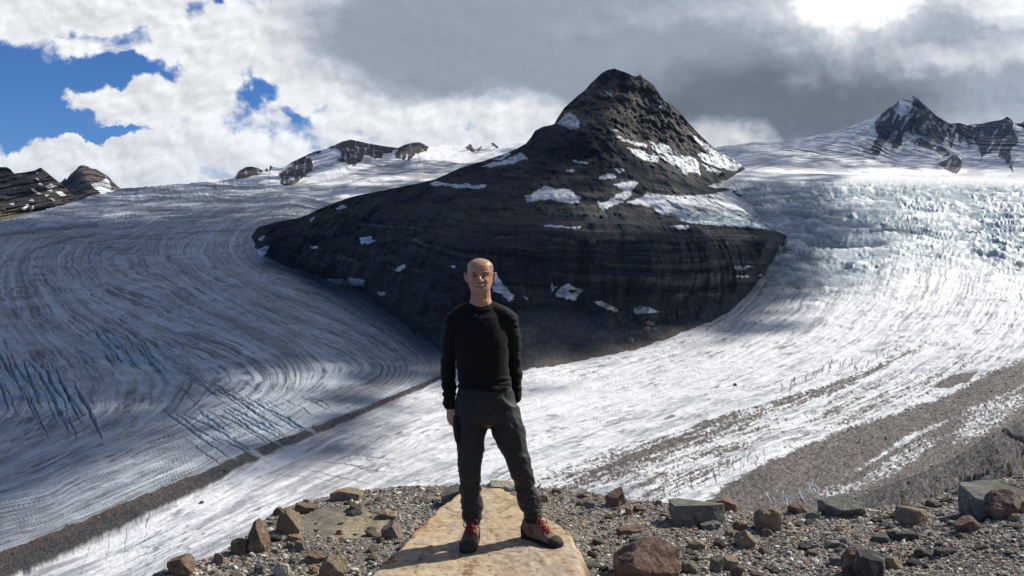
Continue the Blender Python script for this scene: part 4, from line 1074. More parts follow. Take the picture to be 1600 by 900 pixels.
# ------------------------------------------------------------------ the slab the hiker stands on
SLAB_PX = [(584,892),(606,872),(640,838),(672,806),(698,784),(720,768),(745,759),(786,763),(814,780),(838,799),(868,815),(888,828),(896,846),(908,862),(904,886),(914,930),(800,1010),(600,985),(575,905)]
def _slab_xy():
    out = []
    for a, b in SLAB_PX:
        Y = FOC*ZC/(b-HY); out.append(((a-HX)/FOC*Y, Y))
    return out
SLAB = _slab_xy()
def slab_z(x, y, detail=True):
    x = np.asarray(x, float); y = np.asarray(y, float)
    q = (fbm(x/.09, y/.09, 400, 4)-.5)*.05; q2 = (fbm(x/.09+9, y/.09, 401, 4)-.5)*.05
    d = segdist(x+q, y+q2, SLAB+SLAB[:1]); ins = inpoly(x+q, y+q2, SLAB)
    sd = np.where(ins, d, -d)
    top = (rfbm(x/.35, y/.35, 402, 4)-.5)*.022+(rfbm(x/.05, y/.05, 403, 4)-.5)*.008
    lay = np.round((rfbm(x/.22+4, y/.5, 404, 3)-.5)*5)/5*.02
    z = top*sm(0, .10, sd)+lay*.8-.010*sm(.025, 0, sd)-.10*sm(5.2, 4.7, y)*0
    return np.where(sd > 0, z, z-np.minimum(-sd*(3.4-1.3*sm(.15, .3, x)+2*(rfbm(x/.1, y/.1, 405, 3)-.5)), .5))

def build_slab():
    x = np.arange(-1.05, .75, .010); y = np.arange(3.9, 7.25, .012)
    X, Y = np.meshgrid(x, y); Z = slab_z(X, Y)
    keep = Z > -.42
    n = rfbm(X/.30, Y/.30, 411, 5, .6); n2 = rfbm(X/.03, Y/.03, 412, 4, .6); st = fbm((X+.5*Y)/.05, (Y-.5*X)/.6, 413, 4)
    col = mixc(np.ones(X.shape+(3,))*np.array([.46, .375, .265]), [.48, .37, .225], sm(.42, .6, n)*.8)
    col = mixc(col, [.42, .35, .27], sm(5.75, 5.25, Y)*sm(-.35, .15, X)*.85)
    col = mixc(col, [.36, .20, .10], sm(.58, .68, st)*.28)
    d = segdist(X, Y, SLAB[:6]); col = mixc(col, [.42, .22, .08], sm(.10, .01, d)*.7*sm(.35, .55, n))
    col = mixc(col, [.22, .07, .035], sm(.70, .76, rfbm(X/.045, Y/.03, 414, 3))*.8)
    col = mixc(col, [.16, .12, .08], sm(.64, .74, rfbm(X/.09, Y/.05, 415, 4, .65))*.55)
    col = mixc(col, [.20, .145, .11], sm(-.03, -.10, Z)*.8)
    pa = rfbm(X/.13, Y/.10, 416, 5, .65); col *= (.74+.52*pa)[..., None]
    ck = sm(.03, .006, np.abs(fbm((X+.2*Y)/.5, (Y*.9-X)/.25, 417, 4)-.5))*sm(.5, .65, n); col = mixc(col, [.13, .09, .06], ck*.6)
    col *= (.66+.68*n2)[..., None]
    F = grid_faces(*X.shape)[:, ::-1]
    F = F[keep.ravel()[F].any(1)]
    m = ground_mat('tan_sandstone', (5, 30), .16, .55, 45, .85, .2, .012)
    W = np.stack([X, Y, Z], -1).reshape(-1, 3)
    W[:, 2] = np.maximum(W[:, 2], -.5)
    o = mesh_np('boulder', W, F, m, col)
    return tag(o, 'large flat orange-tan slab of rock that the hiker stands on', 'boulder')

def stone_free(x, y, r):
    if inpoly(np.array([x]), np.array([y]), SLAB)[0]: return False
    if segdist(np.array([x]), np.array([y]), SLAB+SLAB[:1])[0] < r*.8: return False
    for a, b, c in TAKEN:
        if (a-x)**2+(b-y)**2 < (c*.9+r)**2: return False
    return True

def build_rubble():
    """Stones and blocks lying on the moraines: far too many to count, one mass."""
    P = np.concatenate([a for a, _ in RUBBLE]); pm = np.concatenate([b for _, b in RUBBLE]); n = len(P); rs = np.random.RandomState(9)
    r = pm*np.minimum(.45+.38*rs.exponential(1.0, n), 2.6)
    V0, F0 = ICO[1]; K = len(V0)
    Q = V0[None]*rs.uniform(.7, 1.25, (n, K, 1))*(r[:, None]*rs.uniform(.6, 1.2, (n, 3)))[:, None, :]
    Q = Q+(P+np.array([0, 0, 1])*(r*.15)[:, None])[:, None, :]
    pal = np.array([(.15,.12,.10), (.10,.08,.068), (.21,.175,.15), (.06,.052,.047), (.28,.25,.22), (.17,.11,.08)])
    c = np.repeat(pal[rs.choice(6, n, p=[.3, .25, .17, .13, .08, .07])]*rs.uniform(.7, 1.25, (n, 1)), K, 0)
    o = mesh_np('rubble', Q.reshape(-1, 3), (np.arange(n)[:, None, None]*K+F0[None]).reshape(-1, 3), ground_mat('rubble_stone', (.8,), .25, 0, 1, .9, .2), c, smooth=False)
    return tag(o, 'brown rubble scattered along the moraines on the glacier', 'rubble', None, 'stuff')

def build_stones():
    """Loose fist-sized stones: each an object of its own."""
    rs = random.Random(11)
    protos = {}
    names = {'tan': 'tan', 'brown': 'brown', 'rust': 'rusty red', 'grey': 'grey', 'green': 'grey-green', 'dark': 'dark slate', 'pale': 'pale', 'orange': 'orange'}
    for c in names:
        protos[c] = []
        for k in range(4):
            v, f = rock_shape(500+k*13+len(c)*7+ord(c[0]), 3, 8, .4, rough=.10)
            v = v/(v.max(0)-v.min(0))
            me = mesh_np('stone', v, f, rock_mat(), rock_colours(v*2, *COLS[c], 510+k), link=False)
            me.data.set_sharp_from_angle(angle=math.radians(35)); protos[c].append(me)
    n = 0; tries = 0; used = []
    while n < 290 and tries < 6000:
        tries += 1
        px = rs.uniform(270, 1600) if rs.random() < .75 else rs.uniform(940, 1600)
        py = rs.uniform(768, 900)
        ey = float(line_y(np.array([px]), EDGE)[0])
        if py < ey+3: continue
        Y = FOC*H0/(py-HY)
        w = (.032+.095*rs.random()**2.6)
        x = (px-HX)/FOC*Y
        if not stone_free(x, Y, w*.55): continue
        c = rs.choices(list(names), weights=[5, 5, 3, 7, 4, 6, 4, 1.5])[0]
        p = rs.choice(protos[c])
        o = bpy.data.objects.new('stone', p.data); COL.objects.link(o)
        d = w*rs.uniform(.6, 1.0); h = w*rs.uniform(.28, .62)
        o.scale = (w, d, h); o.rotation_euler = (rs.uniform(-.25, .25), rs.uniform(-.25, .25), rs.uniform(0, 6.28))
        o.location = (x, Y, gz(x, Y)+h*.22)
        TAKEN.append((x, Y, w*.5))
        side = 'left of the slab' if px < 590 else ('behind the slab' if px < 900 and py < 800 else ('between the slab and the tan rounded boulder' if px < 1230 else 'on the right part of the ledge'))
        siz = 'fist-sized' if w > .055 else 'small'
        tag(o, '%s %s stone loose in the gravel %s' % (siz, names[c], side), 'stone', 'loose %s %s stones %s' % (siz, names[c], side))
        n += 1

def build_gravel():
    rs = np.random.RandomState(3)
    N = 76000
    px = rs.uniform(180, 1680, N*2); v = rs.uniform(0, 1, N*2)**.8
    ye = edge_depth(px); Y = 4.75+(ye*1.012-4.75)*v
    x = (px-HX)/FOC*Y
    ok = ~inpoly(x, Y, SLAB)
    dens = rfbm(x/.5, Y/.5, 601, 4)+.0
    sand = np.clip(ell(px, HY+FOC*H0/Y, 545, 815, 90, 26)*1.8, 0, 1)
    ok &= rs.uniform(.12, .75, N*2) < dens*1.25-.45*sand
    x, Y = x[ok][:N], Y[ok][:N]; n = len(x)
    z = ground_z(x, Y)
    r = np.minimum(.0050+.0022*rs.exponential(1.0, n)+.012*(rs.rand(n) < .10)*rs.rand(n), .026)
    V0, F0 = ICO[1]; K = len(V0)
    sc = np.stack([r*rs.uniform(.9, 1.7, n), r*rs.uniform(.7, 1.2, n), r*rs.uniform(.35, .85, n)], -1)
    a = rs.uniform(0, 6.28, n); ca, sa = np.cos(a), np.sin(a); tl = rs.normal(0, .3, n)
    jit = rs.uniform(.72, 1.22, (n, K, 1))
    P = V0[None]*jit*sc[:, None, :]
    P[..., 2] += P[..., 0]*tl[:, None]
    Q = np.stack([P[..., 0]*ca[:, None]-P[..., 1]*sa[:, None], P[..., 0]*sa[:, None]+P[..., 1]*ca[:, None], P[..., 2]], -1)
    Q += np.stack([x, Y, z+sc[:, 2]*.35], -1)[:, None, :]
    F = (np.arange(n)[:, None, None]*K+F0[None]).reshape(-1, 3)
    pal = np.array([(.28,.265,.24), (.17,.16,.15), (.37,.32,.25), (.48,.455,.40), (.26,.17,.125), (.24,.24,.21), (.64,.62,.57), (.33,.265,.19), (.08,.078,.075)])
    ci = rs.choice(len(pal), n, p=[.23, .19, .15, .09, .09, .09, .045, .075, .04])
    c = pal[ci]*rs.uniform(.7, 1.25, (n, 1))
    cols = np.repeat(c, K, 0)
    m = ground_mat('gravel_stone', (60.0,), .25, 0, 1, .85, .25)
    o = mesh_np('gravel', Q.reshape(-1, 3), F, m, cols, smooth=False)
    return tag(o, 'loose mixed gravel covering the ledge', 'gravel', None, 'stuff')

# ------------------------------------------------------------------ small plants
def leaf_mat(name, c1, c2):
    m, nt, bs = new_mat(name)
    tc = nt.nodes.new('ShaderNodeTexCoord')
    n = s_noise(S(tc.outputs['Object']), 30, 3)
    c = s_mixc(s_step(.35, .65, n), c1, c2); nt.links.new(c.s, bs.inputs['Base Color']); bs.inputs['Roughness'].default_value = .7
    return m

def sapling(px, py, hpx, label, seed, mats):
    p = on_ground(px, py); h = hpx*p.y/FOC; rs = random.Random(seed)
    root = bpy.data.objects.new('conifer_sapling', None); COL.objects.link(root); root.location = p
    tag(root, label, 'sapling')
    bm = bmesh.new()
    rings = []
    for i in range(6):
        t = i/5; r = .006*(1-t)+.0012
        rings.append([bm.verts.new((math.cos(a)*r+.01*math.sin(t*4), math.sin(a)*r, h*t-.02)) for a in [k*math.pi/3 for k in range(6)]])
    for a, b in zip(rings, rings[1:]):
        for k in range(6): bm.faces.new((a[k], a[(k+1) % 6], b[(k+1) % 6], b[k]))
    me = bpy.data.meshes.new('trunk'); bm.to_mesh(me); bm.free(); me.materials.append(mats[1])
    o = bpy.data.objects.new('trunk', me); COL.objects.link(o); o.parent = root
    V, F = [], []
    for i in range(520):
        t = rs.random()**1.1*.95+.05; R = h*.27*(1-t)**.8*(.7+.3*math.sin(t*38))+.006
        a = rs.uniform(0, 6.28); rr = R*rs.random()**.5
        c = Vector((math.cos(a)*rr+.01*math.sin(t*4), math.sin(a)*rr, h*t*1.03-rr*.25))
        d = Vector((math.cos(a), math.sin(a), rs.uniform(-.1, .9))).normalized()*rs.uniform(.012, .028)
        w = Vector((-math.sin(a), math.cos(a), rs.uniform(-.4, .4)))*rs.uniform(.002, .005)
        k = len(V); V += [c-w, c+w, c+d]; F.append((k, k+1, k+2))
    mesh_np('foliage', [tuple(q) for q in V], F, mats[0], None, False, root)

def tuft(px, py, wpx, hpx, label, seed, mat):
    p = on_ground(px, py); s = p.y/FOC; rs = random.Random(seed)
    V, F = [], []
    for i in range(420):
        a = rs.uniform(0, 6.28); r = rs.random()**.6
        c = Vector((math.cos(a)*r*wpx*s*.5, math.sin(a)*r*wpx*s*.4, -.005+hpx*s*.75*(1-r*r)*rs.random()))
        d = Vector((math.cos(a)*.6+rs.uniform(-.5, .5), math.sin(a)*.6+rs.uniform(-.5, .5), rs.uniform(.2, 1))).normalized()*rs.uniform(.010, .026)
        w = Vector((rs.uniform(-1, 1), rs.uniform(-1, 1), 0)).normalized()*rs.uniform(.002, .005)
        k = len(V); V += [c-w, c+w, c+d]; F.append((k, k+1, k+2))
    o = mesh_np('moss_tuft', [tuple(q) for q in V], F, mat, None, False); o.location = p
    tag(o, label, 'plant')

def build_plants():
    g = leaf_mat('conifer_needles', (.045, .07, .018), (.13, .13, .03)); b = leaf_mat('twig_bark', (.09, .065, .04), (.13, .1, .07)); ms = leaf_mat('moss_green', (.07, .085, .02), (.16, .14, .045))
    sapling(1409, 806, 38, 'taller conifer seedling with thin top beside the fractured tan rock', 1, (g, b))
    sapling(1576, 746, 22, 'shorter conifer seedling behind the large grey-green slab', 2, (g, b))
    tuft(1402, 813, 34, 16, 'yellow-green mossy tuft at the base of the taller seedling', 3, ms)
    tuft(1440, 800, 24, 10, 'small green tuft right of the taller seedling', 4, ms)
    tuft(1480, 785, 22, 8, 'yellow-green tuft left of the large grey-green slab, lower of two', 5, ms)
    tuft(1498, 773, 20, 8, 'green tuft left of the large grey-green slab, upper of two', 6, ms)
    tuft(1086, 876, 14, 6, 'tiny green tuft above the square grey-green stone', 7, ms)
# ------------------------------------------------------------------ THE HIKER
MY = 5.52
def mx(px): return (px-HX)/FOC*MY
def mz(py): return ZC+(HY-py)/FOC*MY

def tube_pts(path, n=20, cap=True, ring=14):
    """Closed tube through [(x,y,z, rx, ry)], rx across the path (roughly x), ry along depth."""
    P = np.array(path, float)
    # smooth resample (Catmull-Rom)
    k = len(P); T = np.linspace(0, k-1, n); out = []
    for t in T:
        i = min(int(t), k-2); u = t-i
        p0, p1, p2, p3 = P[max(i-1, 0)], P[i], P[i+1], P[min(i+2, k-1)]
        q = .5*((2*p1)+(-p0+p2)*u+(2*p0-5*p1+4*p2-p3)*u*u+(-p0+3*p1-3*p2+p3)*u**3)
        out.append(q)
    Q = np.array(out); V = []; F = []
    d = np.gradient(Q[:, :3], axis=0); d /= np.linalg.norm(d, axis=1, keepdims=True)+1e-9
    for q, t in zip(Q, d):
        ref = np.array([0, 1.0, 0]) if abs(t[1]) < .8 else np.array([0, 0, 1.0])
        a = np.cross(ref, t); a /= np.linalg.norm(a); b = np.cross(t, a)
        for j in range(ring):
            th = 2*math.pi*j/ring
            V.append(q[:3]+a*math.cos(th)*max(q[3], .0008)+b*math.sin(th)*max(q[4], .0008))
    for i in range(n-1):
        for j in range(ring):
            F.append((i*ring+j, i*ring+(j+1) % ring, (i+1)*ring+(j+1) % ring, (i+1)*ring+j))
    V.append(Q[0, :3]-d[0]*min(Q[0, 3], Q[0, 4])*.5); V.append(Q[-1, :3]+d[-1]*min(Q[-1, 3], Q[-1, 4])*.5)
    c0, c1 = len(V)-2, len(V)-1
    for j in range(ring):
        F.append((c0, (j+1) % ring, j, j)); F.append((c1, (n-1)*ring+j, (n-1)*ring+(j+1) % ring, (n-1)*ring+(j+1) % ring))
    return V, F

def ellipsoid(c, r, R=None, n=14, m=20):
    V, F = [], []
    M = np.eye(3) if R is None else np.array(Euler(R).to_matrix())
    for i in range(n+1):
        for j in range(m):
            th = math.pi*i/n; ph = 2*math.pi*j/m
            V.append(np.array(c)+M@np.array([r[0]*math.sin(th)*math.cos(ph), r[1]*math.sin(th)*math.sin(ph), r[2]*math.cos(th)]))
    for i in range(n):
        for j in range(m): F.append((i*m+j, (i+1)*m+j, (i+1)*m+(j+1) % m, i*m+(j+1) % m))
    return V, F

def merge(parts):
    V, F = [], []
    for v, f in parts:
        k = len(V); V += list(v)
        for q in f:
            q = [a+k for a in dict.fromkeys(q)]
            F.append(q)
    return V, F

def remesh(name, parts, voxel, smooth=3, fac=.5):
    V, F = merge(parts)
    me = bpy.data.meshes.new(name); me.from_pydata([tuple(v) for v in V], [], F); me.update()
    o = bpy.data.objects.new(name, me); COL.objects.link(o)
    r = o.modifiers.new('r', 'REMESH'); r.mode = 'VOXEL'; r.voxel_size = voxel; r.use_smooth_shade = True
    s = o.modifiers.new('s', 'SMOOTH'); s.iterations = smooth; s.factor = fac
    dg = bpy.context.evaluated_depsgraph_get(); dg.update()
    new = bpy.data.meshes.new_from_object(o.evaluated_get(dg))
    o.modifiers.clear(); o.data = new; bpy.data.meshes.remove(me); new.name = name
    return o

def getv(o):
    n = len(o.data.vertices); v = np.empty(n*3, np.float32); o.data.vertices.foreach_get('co', v)
    nn = np.empty(n*3, np.float32); o.data.vertices.foreach_get('normal', nn)
    return v.reshape(-1, 3).astype(float), nn.reshape(-1, 3).astype(float)

def setv(o, v, cols=None):
    o.data.vertices.foreach_set('co', v.astype(np.float32).ravel()); o.data.update()
    if cols is not None:
        at = o.data.attributes.new('Col', 'FLOAT_COLOR', 'POINT')
        c = np.ones((len(v), 4), np.float32); c[:, :3] = np.clip(cols, .001, .95); at.data.foreach_set('color', c.ravel())
    o.data.polygons.foreach_set('use_smooth', np.ones(len(o.data.polygons), bool))

def gauss(v, c, r):
    return np.exp(-(((v-np.array(c))/np.array(r))**2).sum(1))

def skin_mat():
    m, nt, bs = new_mat('skin')
    a = nt.nodes.new('ShaderNodeAttribute'); a.attribute_name = 'Col'
    tc = nt.nodes.new('ShaderNodeTexCoord'); n = s_noise(S(tc.outputs['Object']), 60, 4)
    f = (n-.5)*.3+1.0
    c = s_mixc(1.0, S(a.outputs['Color']), s_vec(f, f, f), 'MULTIPLY'); nt.links.new(c.s, bs.inputs['Base Color'])
    bs.inputs['Roughness'].default_value = .45; bs.inputs['Specular IOR Level'].default_value = .4
    bs.inputs['Subsurface Weight'].default_value = .12; bs.inputs['Subsurface Radius'].default_value = (.012, .005, .003); bs.inputs['Subsurface Scale'].default_value = .6
    return m

def cloth_mat(name, col, rough, sheen, scale=400, spec=.25):
    m, nt, bs = new_mat(name)
    tc = nt.nodes.new('ShaderNodeTexCoord'); co = S(tc.outputs['Object'])
    n = s_noise(co, 9, 4); f = (n-.5)*.5+1.0
    c = s_mixc(1.0, col, s_vec(f, f, f), 'MULTIPLY'); nt.links.new(c.s, bs.inputs['Base Color'])
    b = nt.nodes.new('ShaderNodeBump'); b.inputs['Strength'].default_value = .25; b.inputs['Distance'].default_value = .004
    h = s_noise(co, scale, 2); nt.links.new(h.s, b.inputs['Height']); nt.links.new(b.outputs[0], bs.inputs['Normal'])
    bs.inputs['Roughness'].default_value = rough; bs.inputs['Specular IOR Level'].default_value = spec
    bs.inputs['Sheen Weight'].default_value = sheen; bs.inputs['Sheen Roughness'].default_value = .4
    return m

def plain_mat(name, col, rough=.6, spec=.3, amp=.4, scale=40):
    m, nt, bs = new_mat(name)
    tc = nt.nodes.new('ShaderNodeTexCoord'); n = s_noise(S(tc.outputs['Object']), scale, 4); f = (n-.5)*2*amp+1.0
    c = s_mixc(1.0, col, s_vec(f, f, f), 'MULTIPLY'); nt.links.new(c.s, bs.inputs['Base Color'])
    bs.inputs['Roughness'].default_value = rough; bs.inputs['Specular IOR Level'].default_value = spec
    return m

def simple(name, parts, mat, parent, smooth=True):
    V, F = merge(parts)
    me = bpy.data.meshes.new(name); me.from_pydata([tuple(v) for v in V], [], F); me.update()
    me.polygons.foreach_set('use_smooth', np.full(len(me.polygons), smooth)); me.materials.append(mat)
    o = bpy.data.objects.new(name, me); COL.objects.link(o); o.parent = parent
    return o

def build_person():
    Y = MY
    # ---- joints
    hx = mx(750.5); chin = mz(457.5); top = mz(403.5); hh = top-chin; hy = Y-.03
    neck = (mx(751), Y+.01, mz(484))
    shL = (mx(709), Y+.01, mz(501)); shR = (mx(794), Y+.015, mz(496))
    elL = (mx(699), Y+.06, mz(572)); wrL = (mx(703), Y+.0, mz(637))
    elR = (mx(804), Y+.09, mz(570)); wrR = (mx(806), Y+.10, mz(628))
    hipL = (mx(738), Y, mz(636)); hipR = (mx(781), Y, mz(636))
    knL = (mx(735), Y-.03, mz(733)); knR = (mx(812), Y-.03, mz(727))
    bL = (mx(738), Y+.02); bR = (mx(835), Y+.06)            # ankles in plan
    zL = float(slab_z(np.array([bL[0]]), np.array([bL[1]-.12]))[0]); zR = float(slab_z(np.array([bR[0]+.08]), np.array([bR[1]-.1]))[0])
    anL = (bL[0], bL[1], zL+.10); anR = (bR[0], bR[1], zR+.10)
    def chain(a, b, c, r, k=1.0, n=26, dy=1.0):
        mid = lambda p, q, t: tuple(p[i]*(1-t)+q[i]*t for i in range(3))
        pts = [a, mid(a, b, .35), mid(a, b, .75), b, mid(b, c, .3), mid(b, c, .7), c]
        return tube_pts([p+(rr*k, rr*k*dy) for p, rr in zip(pts, r)], n)
    # ---- head: stacked sections from chin to crown
    sec = [(-.02,.012,.060,.0),(0,.026,.080,.0),(.05,.045,.090,.012),(.12,.0575,.093,.035),(.22,.0655,.093,.060),(.31,.069,.091,.078),(.42,.070,.088,.088),(.52,.073,.085,.094),(.61,.0745,.089,.098),
           (.70,.0755,.087,.100),(.80,.072,.078,.095),(.88,.062,.064,.082),(.94,.047,.046,.062),(.98,.028,.028,.038),(1.0,.008,.008,.012)]
    SV, SF = [], []; ring = 32
    for t, a, f, b in sec:
        for j in range(ring):
            th = 2*math.pi*j/ring; c, s = math.cos(th), math.sin(th); e = 2/2.25
            xx = a*np.sign(c)*abs(c)**e; yy = (b if s > 0 else f)*np.sign(s)*abs(s)**e
            SV.append(np.array([hx+xx*1.09, hy+yy, chin+hh*t]))
    for i in range(len(sec)-1):
        for j in range(ring): SF.append((i*ring+j, i*ring+(j+1) % ring, (i+1)*ring+(j+1) % ring, (i+1)*ring+j))
    SV.append(np.array([hx, hy-.04, chin-.006])); SV.append(np.array([hx, hy, top+.001]))
    for j in range(ring):
        SF.append((len(SV)-2, (j+1) % ring, j)); SF.append((len(SV)-1, (len(sec)-1)*ring+j, (len(sec)-1)*ring+(j+1) % ring))
    fy = hy-.088
    parts = [(SV, SF)]
    zN = chin+hh*.34
    parts.append(tube_pts([(hx, fy+.010, chin+hh*.56, .008, .008), (hx, fy-.006, chin+hh*.48, .0085, .010), (hx, fy-.020, chin+hh*.40, .0125, .013), (hx, fy-.018, chin+hh*.365, .0135, .010), (hx, fy+.006, chin+hh*.345, .010, .008)], 14))
    for s in (-1, 1):
        parts.append(ellipsoid((hx+s*.0145, fy-.006, chin+hh*.365), (.008, .011, .0075)))
        parts.append(ellipsoid((hx+s*.088, hy+.012, chin+hh*.45), (.010, .020, .035), (0, s*.28, s*-.45)))      # ears
        parts.append(ellipsoid((hx+s*.081, hy+.008, chin+hh*.44), (.012, .013, .022)))
    # ---- neck, torso (narrow, under the shirt), arms, legs
    parts.append(tube_pts([(hx, hy+.035, chin+.045, .060, .058), (mx(751), Y+.02, mz(464), .062, .058), (mx(751), Y+.02, mz(473), .072, .062), (mx(751), Y+.02, mz(486), .090, .06)], 14))
    parts.append(tube_pts([(mx(751), Y+.02, mz(480), .085, .05), (mx(751), Y+.01, mz(497), .130, .068), (mx(752), Y, mz(525), .150, .090), (mx(753), Y, mz(560), .148, .095), (mx(756), Y, mz(595), .142, .088), (mx(758), Y, mz(618), .135, .080), (mx(759), Y, mz(632), .095, .055)], 24, ring=24))
    parts.append(chain(shL, elL, wrL, (.052, .046, .040, .037, .036, .030, .024)))
    parts.append(chain(shR, elR, wrR, (.052, .046, .040, .037, .036, .030, .024)))
    parts.append(chain(hipL, knL, anL, (.052, .050, .045, .038, .038, .032, .030)))
    parts.append(chain(hipR, knR, anR, (.052, .050, .045, .038, .038, .032, .030)))
    for (ax, ay, az), ang in ((anL, -.12), (anR, .75)):
        dx, dy = math.sin(ang), -math.cos(ang)
        parts.append(tube_pts([(ax-dx*.05, ay-dy*.05, az-.06, .026, .026), (ax+dx*.03, ay+dy*.03, az-.05, .032, .034), (ax+dx*.13, ay+dy*.13, az-.07, .036, .020), (ax+dx*.18, ay+dy*.18, az-.075, .026, .014)], 12))
    # ---- hands: palm, four curled fingers, thumb from the side of the palm
    def hand(w, down, side, out):
        w = np.array(w); d = np.array(down, float); d /= np.linalg.norm(d); s = np.array(side, float); s -= d*(s@d); s /= np.linalg.norm(s); n = np.cross(d, s)*out
        pl = [tube_pts([tuple(w-d*.02)+(.024, .020), tuple(w+d*.02)+(.028, .017), tuple(w+d*.055)+(.038, .0155), tuple(w+d*.086)+(.036, .013)], 14)] if False else []
        # palm as a stack of oriented ellipses
        V, F = [], []; R = 16; lv = [(-.03, .024, .021), (0, .026, .019), (.03, .034, .016), (.06, .040, .0145), (.088, .038, .012)]
        for t, a, b in lv:
            for j in range(R):
                th = 2*math.pi*j/R; V.append(w+d*t+s*a*math.cos(th)+n*b*math.sin(th))
        for i in range(len(lv)-1):
            for j in range(R): F.append((i*R+j, i*R+(j+1) % R, (i+1)*R+(j+1) % R, (i+1)*R+j))
        V.append(w-d*.035); V.append(w+d*.094)
        for j in range(R): F.append((len(V)-2, (j+1) % R, j)); F.append((len(V)-1, (len(lv)-1)*R+j, (len(lv)-1)*R+(j+1) % R))
        pl.append((V, F))
        for q, (off, L, r) in enumerate(((.029, .074, .0088), (.0100, .084, .0092), (-.0095, .078, .0088), (-.0275, .060, .0078))):
            b0 = w+d*.078+s*off; p1 = b0+d*L*.42+n*.008-s*off*.06; p2 = p1+d*L*.27+n*.022; p3 = p2+d*L*.10+n*.024
            pl.append(tube_pts([tuple(b0)+(r*1.05, r*1.05), tuple(p1)+(r, r), tuple(p2)+(r*.92, r*.92), tuple(p3)+(r*.78, r*.78)], 12, ring=10))
        t0 = w+d*.022+s*.024; t1 = w+d*.048+s*.046+n*.008; t2 = w+d*.080+s*.050+n*.018; t3 = w+d*.100+s*.046+n*.024
        pl.append(tube_pts([tuple(t0)+(.0135, .0135), tuple(t1)+(.0115, .0115), tuple(t2)+(.0098, .0098), tuple(t3)+(.0080, .0080)], 12, ring=10))
        return pl
    parts += hand(wrL, (.14, .04, -1), (.75, -.65, 0), -1)
    parts += hand(wrR, (-.45, .25, -1), (-.5, -.8, 0), 1)
    body = remesh('person', parts, .0032, 3, .45)
    v, n = getv(body)
    # sculpt the face
    ez = chin+hh*.515
    for s in (-1, 1):
        v += n*(-.0085*gauss(v, (hx+s*.031, fy+.008, ez), (.017, .03, .010)))[:, None]
        v += n*(.0045*gauss(v, (hx+s*.031, fy+.004, ez+.019), (.022, .03, .0065)))[:, None]
        v += n*(.0060*gauss(v, (hx+s*.040, fy+.012, chin+hh*.355), (.015, .03, .015)))[:, None]
        v += n*(-.0030*gauss(v, (hx+s*.031, fy+.006, chin+hh*.27), (.006, .03, .016)))[:, None]
        v += n*(-.0050*gauss(v, (hx+s*.068, hy-.045, chin+hh*.72), (.012, .03, .02)))[:, None]
        v += n*(-.0040*gauss(v, (hx+s*.062, hy-.055, chin+hh*.27), (.014, .03, .03)))[:, None]
    mzz = chin+hh*.235
    v += n*(-.0075*gauss(v, (hx, fy-.001, mzz), (.025, .03, .0075)))[:, None]
    v += n*(.0030*gauss(v, (hx, fy-.001, mzz+.0125), (.020, .03, .0040)))[:, None]
    v += n*(.0038*gauss(v, (hx, fy-.001, mzz-.0125), (.017, .03, .0045)))[:, None]
    v += n*(.0040*gauss(v, (hx, fy+.006, chin+hh*.055), (.018, .03, .012)))[:, None]
    # colouring: skin, lips, cropped grey sides, stubble
    col = np.ones((len(v), 3))*np.array([.47, .245, .155])
    nz = noise3(v, 22, 700, 3)
    col = mixc(col, [.54, .30, .205], sm(.45, .6, nz)*.5)
    face = (v[:, 2] > chin-.02)
    red = sum(gauss(v, (hx+s*.042, fy+.01, chin+hh*.36), (.022, .03, .022)) for s in (-1, 1))+gauss(v, (hx, fy-.018, chin+hh*.39), (.013, .02, .016))+sum(gauss(v, (hx+s*.083, hy+.01, chin+hh*.45), (.012, .02, .03)) for s in (-1, 1))
    col = mixc(col, [.46, .18, .125], np.clip(red, 0, 1)*.55)
    stub = gauss(v, (hx, fy+.02, chin+hh*.10), (.06, .06, .038))*.35
    col = mixc(col, [.27, .17, .13], stub)
    sd = np.abs(v[:, 0]-hx)
    hair = sm(.060, .070, sd+np.maximum(0, v[:, 1]-hy)*.6)*sm(chin+hh*.47, chin+hh*.54, v[:, 2])*sm(chin+hh*.86, chin+hh*.70, v[:, 2])*sm(hy-.055, hy-.035, v[:, 1])*(face)
    col = mixc(col, [.15, .115, .095], hair*.62)
    lips = sm(.35, .75, gauss(v, (hx, fy, mzz), (.036, .04, .0185)))*sm(.95, .6, gauss(v, (hx, fy, mzz), (.036, .04, .0095)))
    col = mixc(col, [.36, .125, .10], lips*.7)
    inn = sm(.45, .8, gauss(v, (hx, fy, mzz), (.033, .04, .0100)))
    col = mixc(col, [.06, .02, .018], inn)
    for s in (-1, 1):
        col = mixc(col, [.16, .075, .05], gauss(v, (hx+s*.031, fy, ez+.001), (.019, .04, .0095))*.62)
        col = mixc(col, [.25, .115, .08], gauss(v, (hx+s*.031, fy+.005, chin+hh*.27), (.004, .03, .016))*.5)
    setv(body, v, col); body.data.materials.clear(); body.data.materials.append(skin_mat())
    root = body
    tag(root, 'smiling bald man in black long-sleeved top and dark trousers standing on the tan slab', 'person')
    # ---- eyes, brows, teeth
    ew = plain_mat('eye_white', (.25, .21, .18), .3, .5, .05); di = plain_mat('iris_dark', (.03, .02, .015), .3, .5, .1); br = plain_mat('brow_hair', (.07, .05, .04), .8, .1, .3, 200)
    for s in (-1, 1):
        e = simple('eye', [ellipsoid((hx+s*.031, fy+.0150, ez-.001), (.0115, .0100, .0036))], ew, root)
        simple('iris', [ellipsoid((hx+s*.031, fy+.0070, ez-.001), (.0056, .0042, .0038))], di, e)
        simple('eyebrow', [tube_pts([(hx+s*.014, fy+.0035, ez+.0150, .0022, .0022), (hx+s*.030, fy+.0010, ez+.0195, .0034, .003), (hx+s*.048, fy+.0120, ez+.0165, .0018, .002)], 10, ring=8)], br, root)
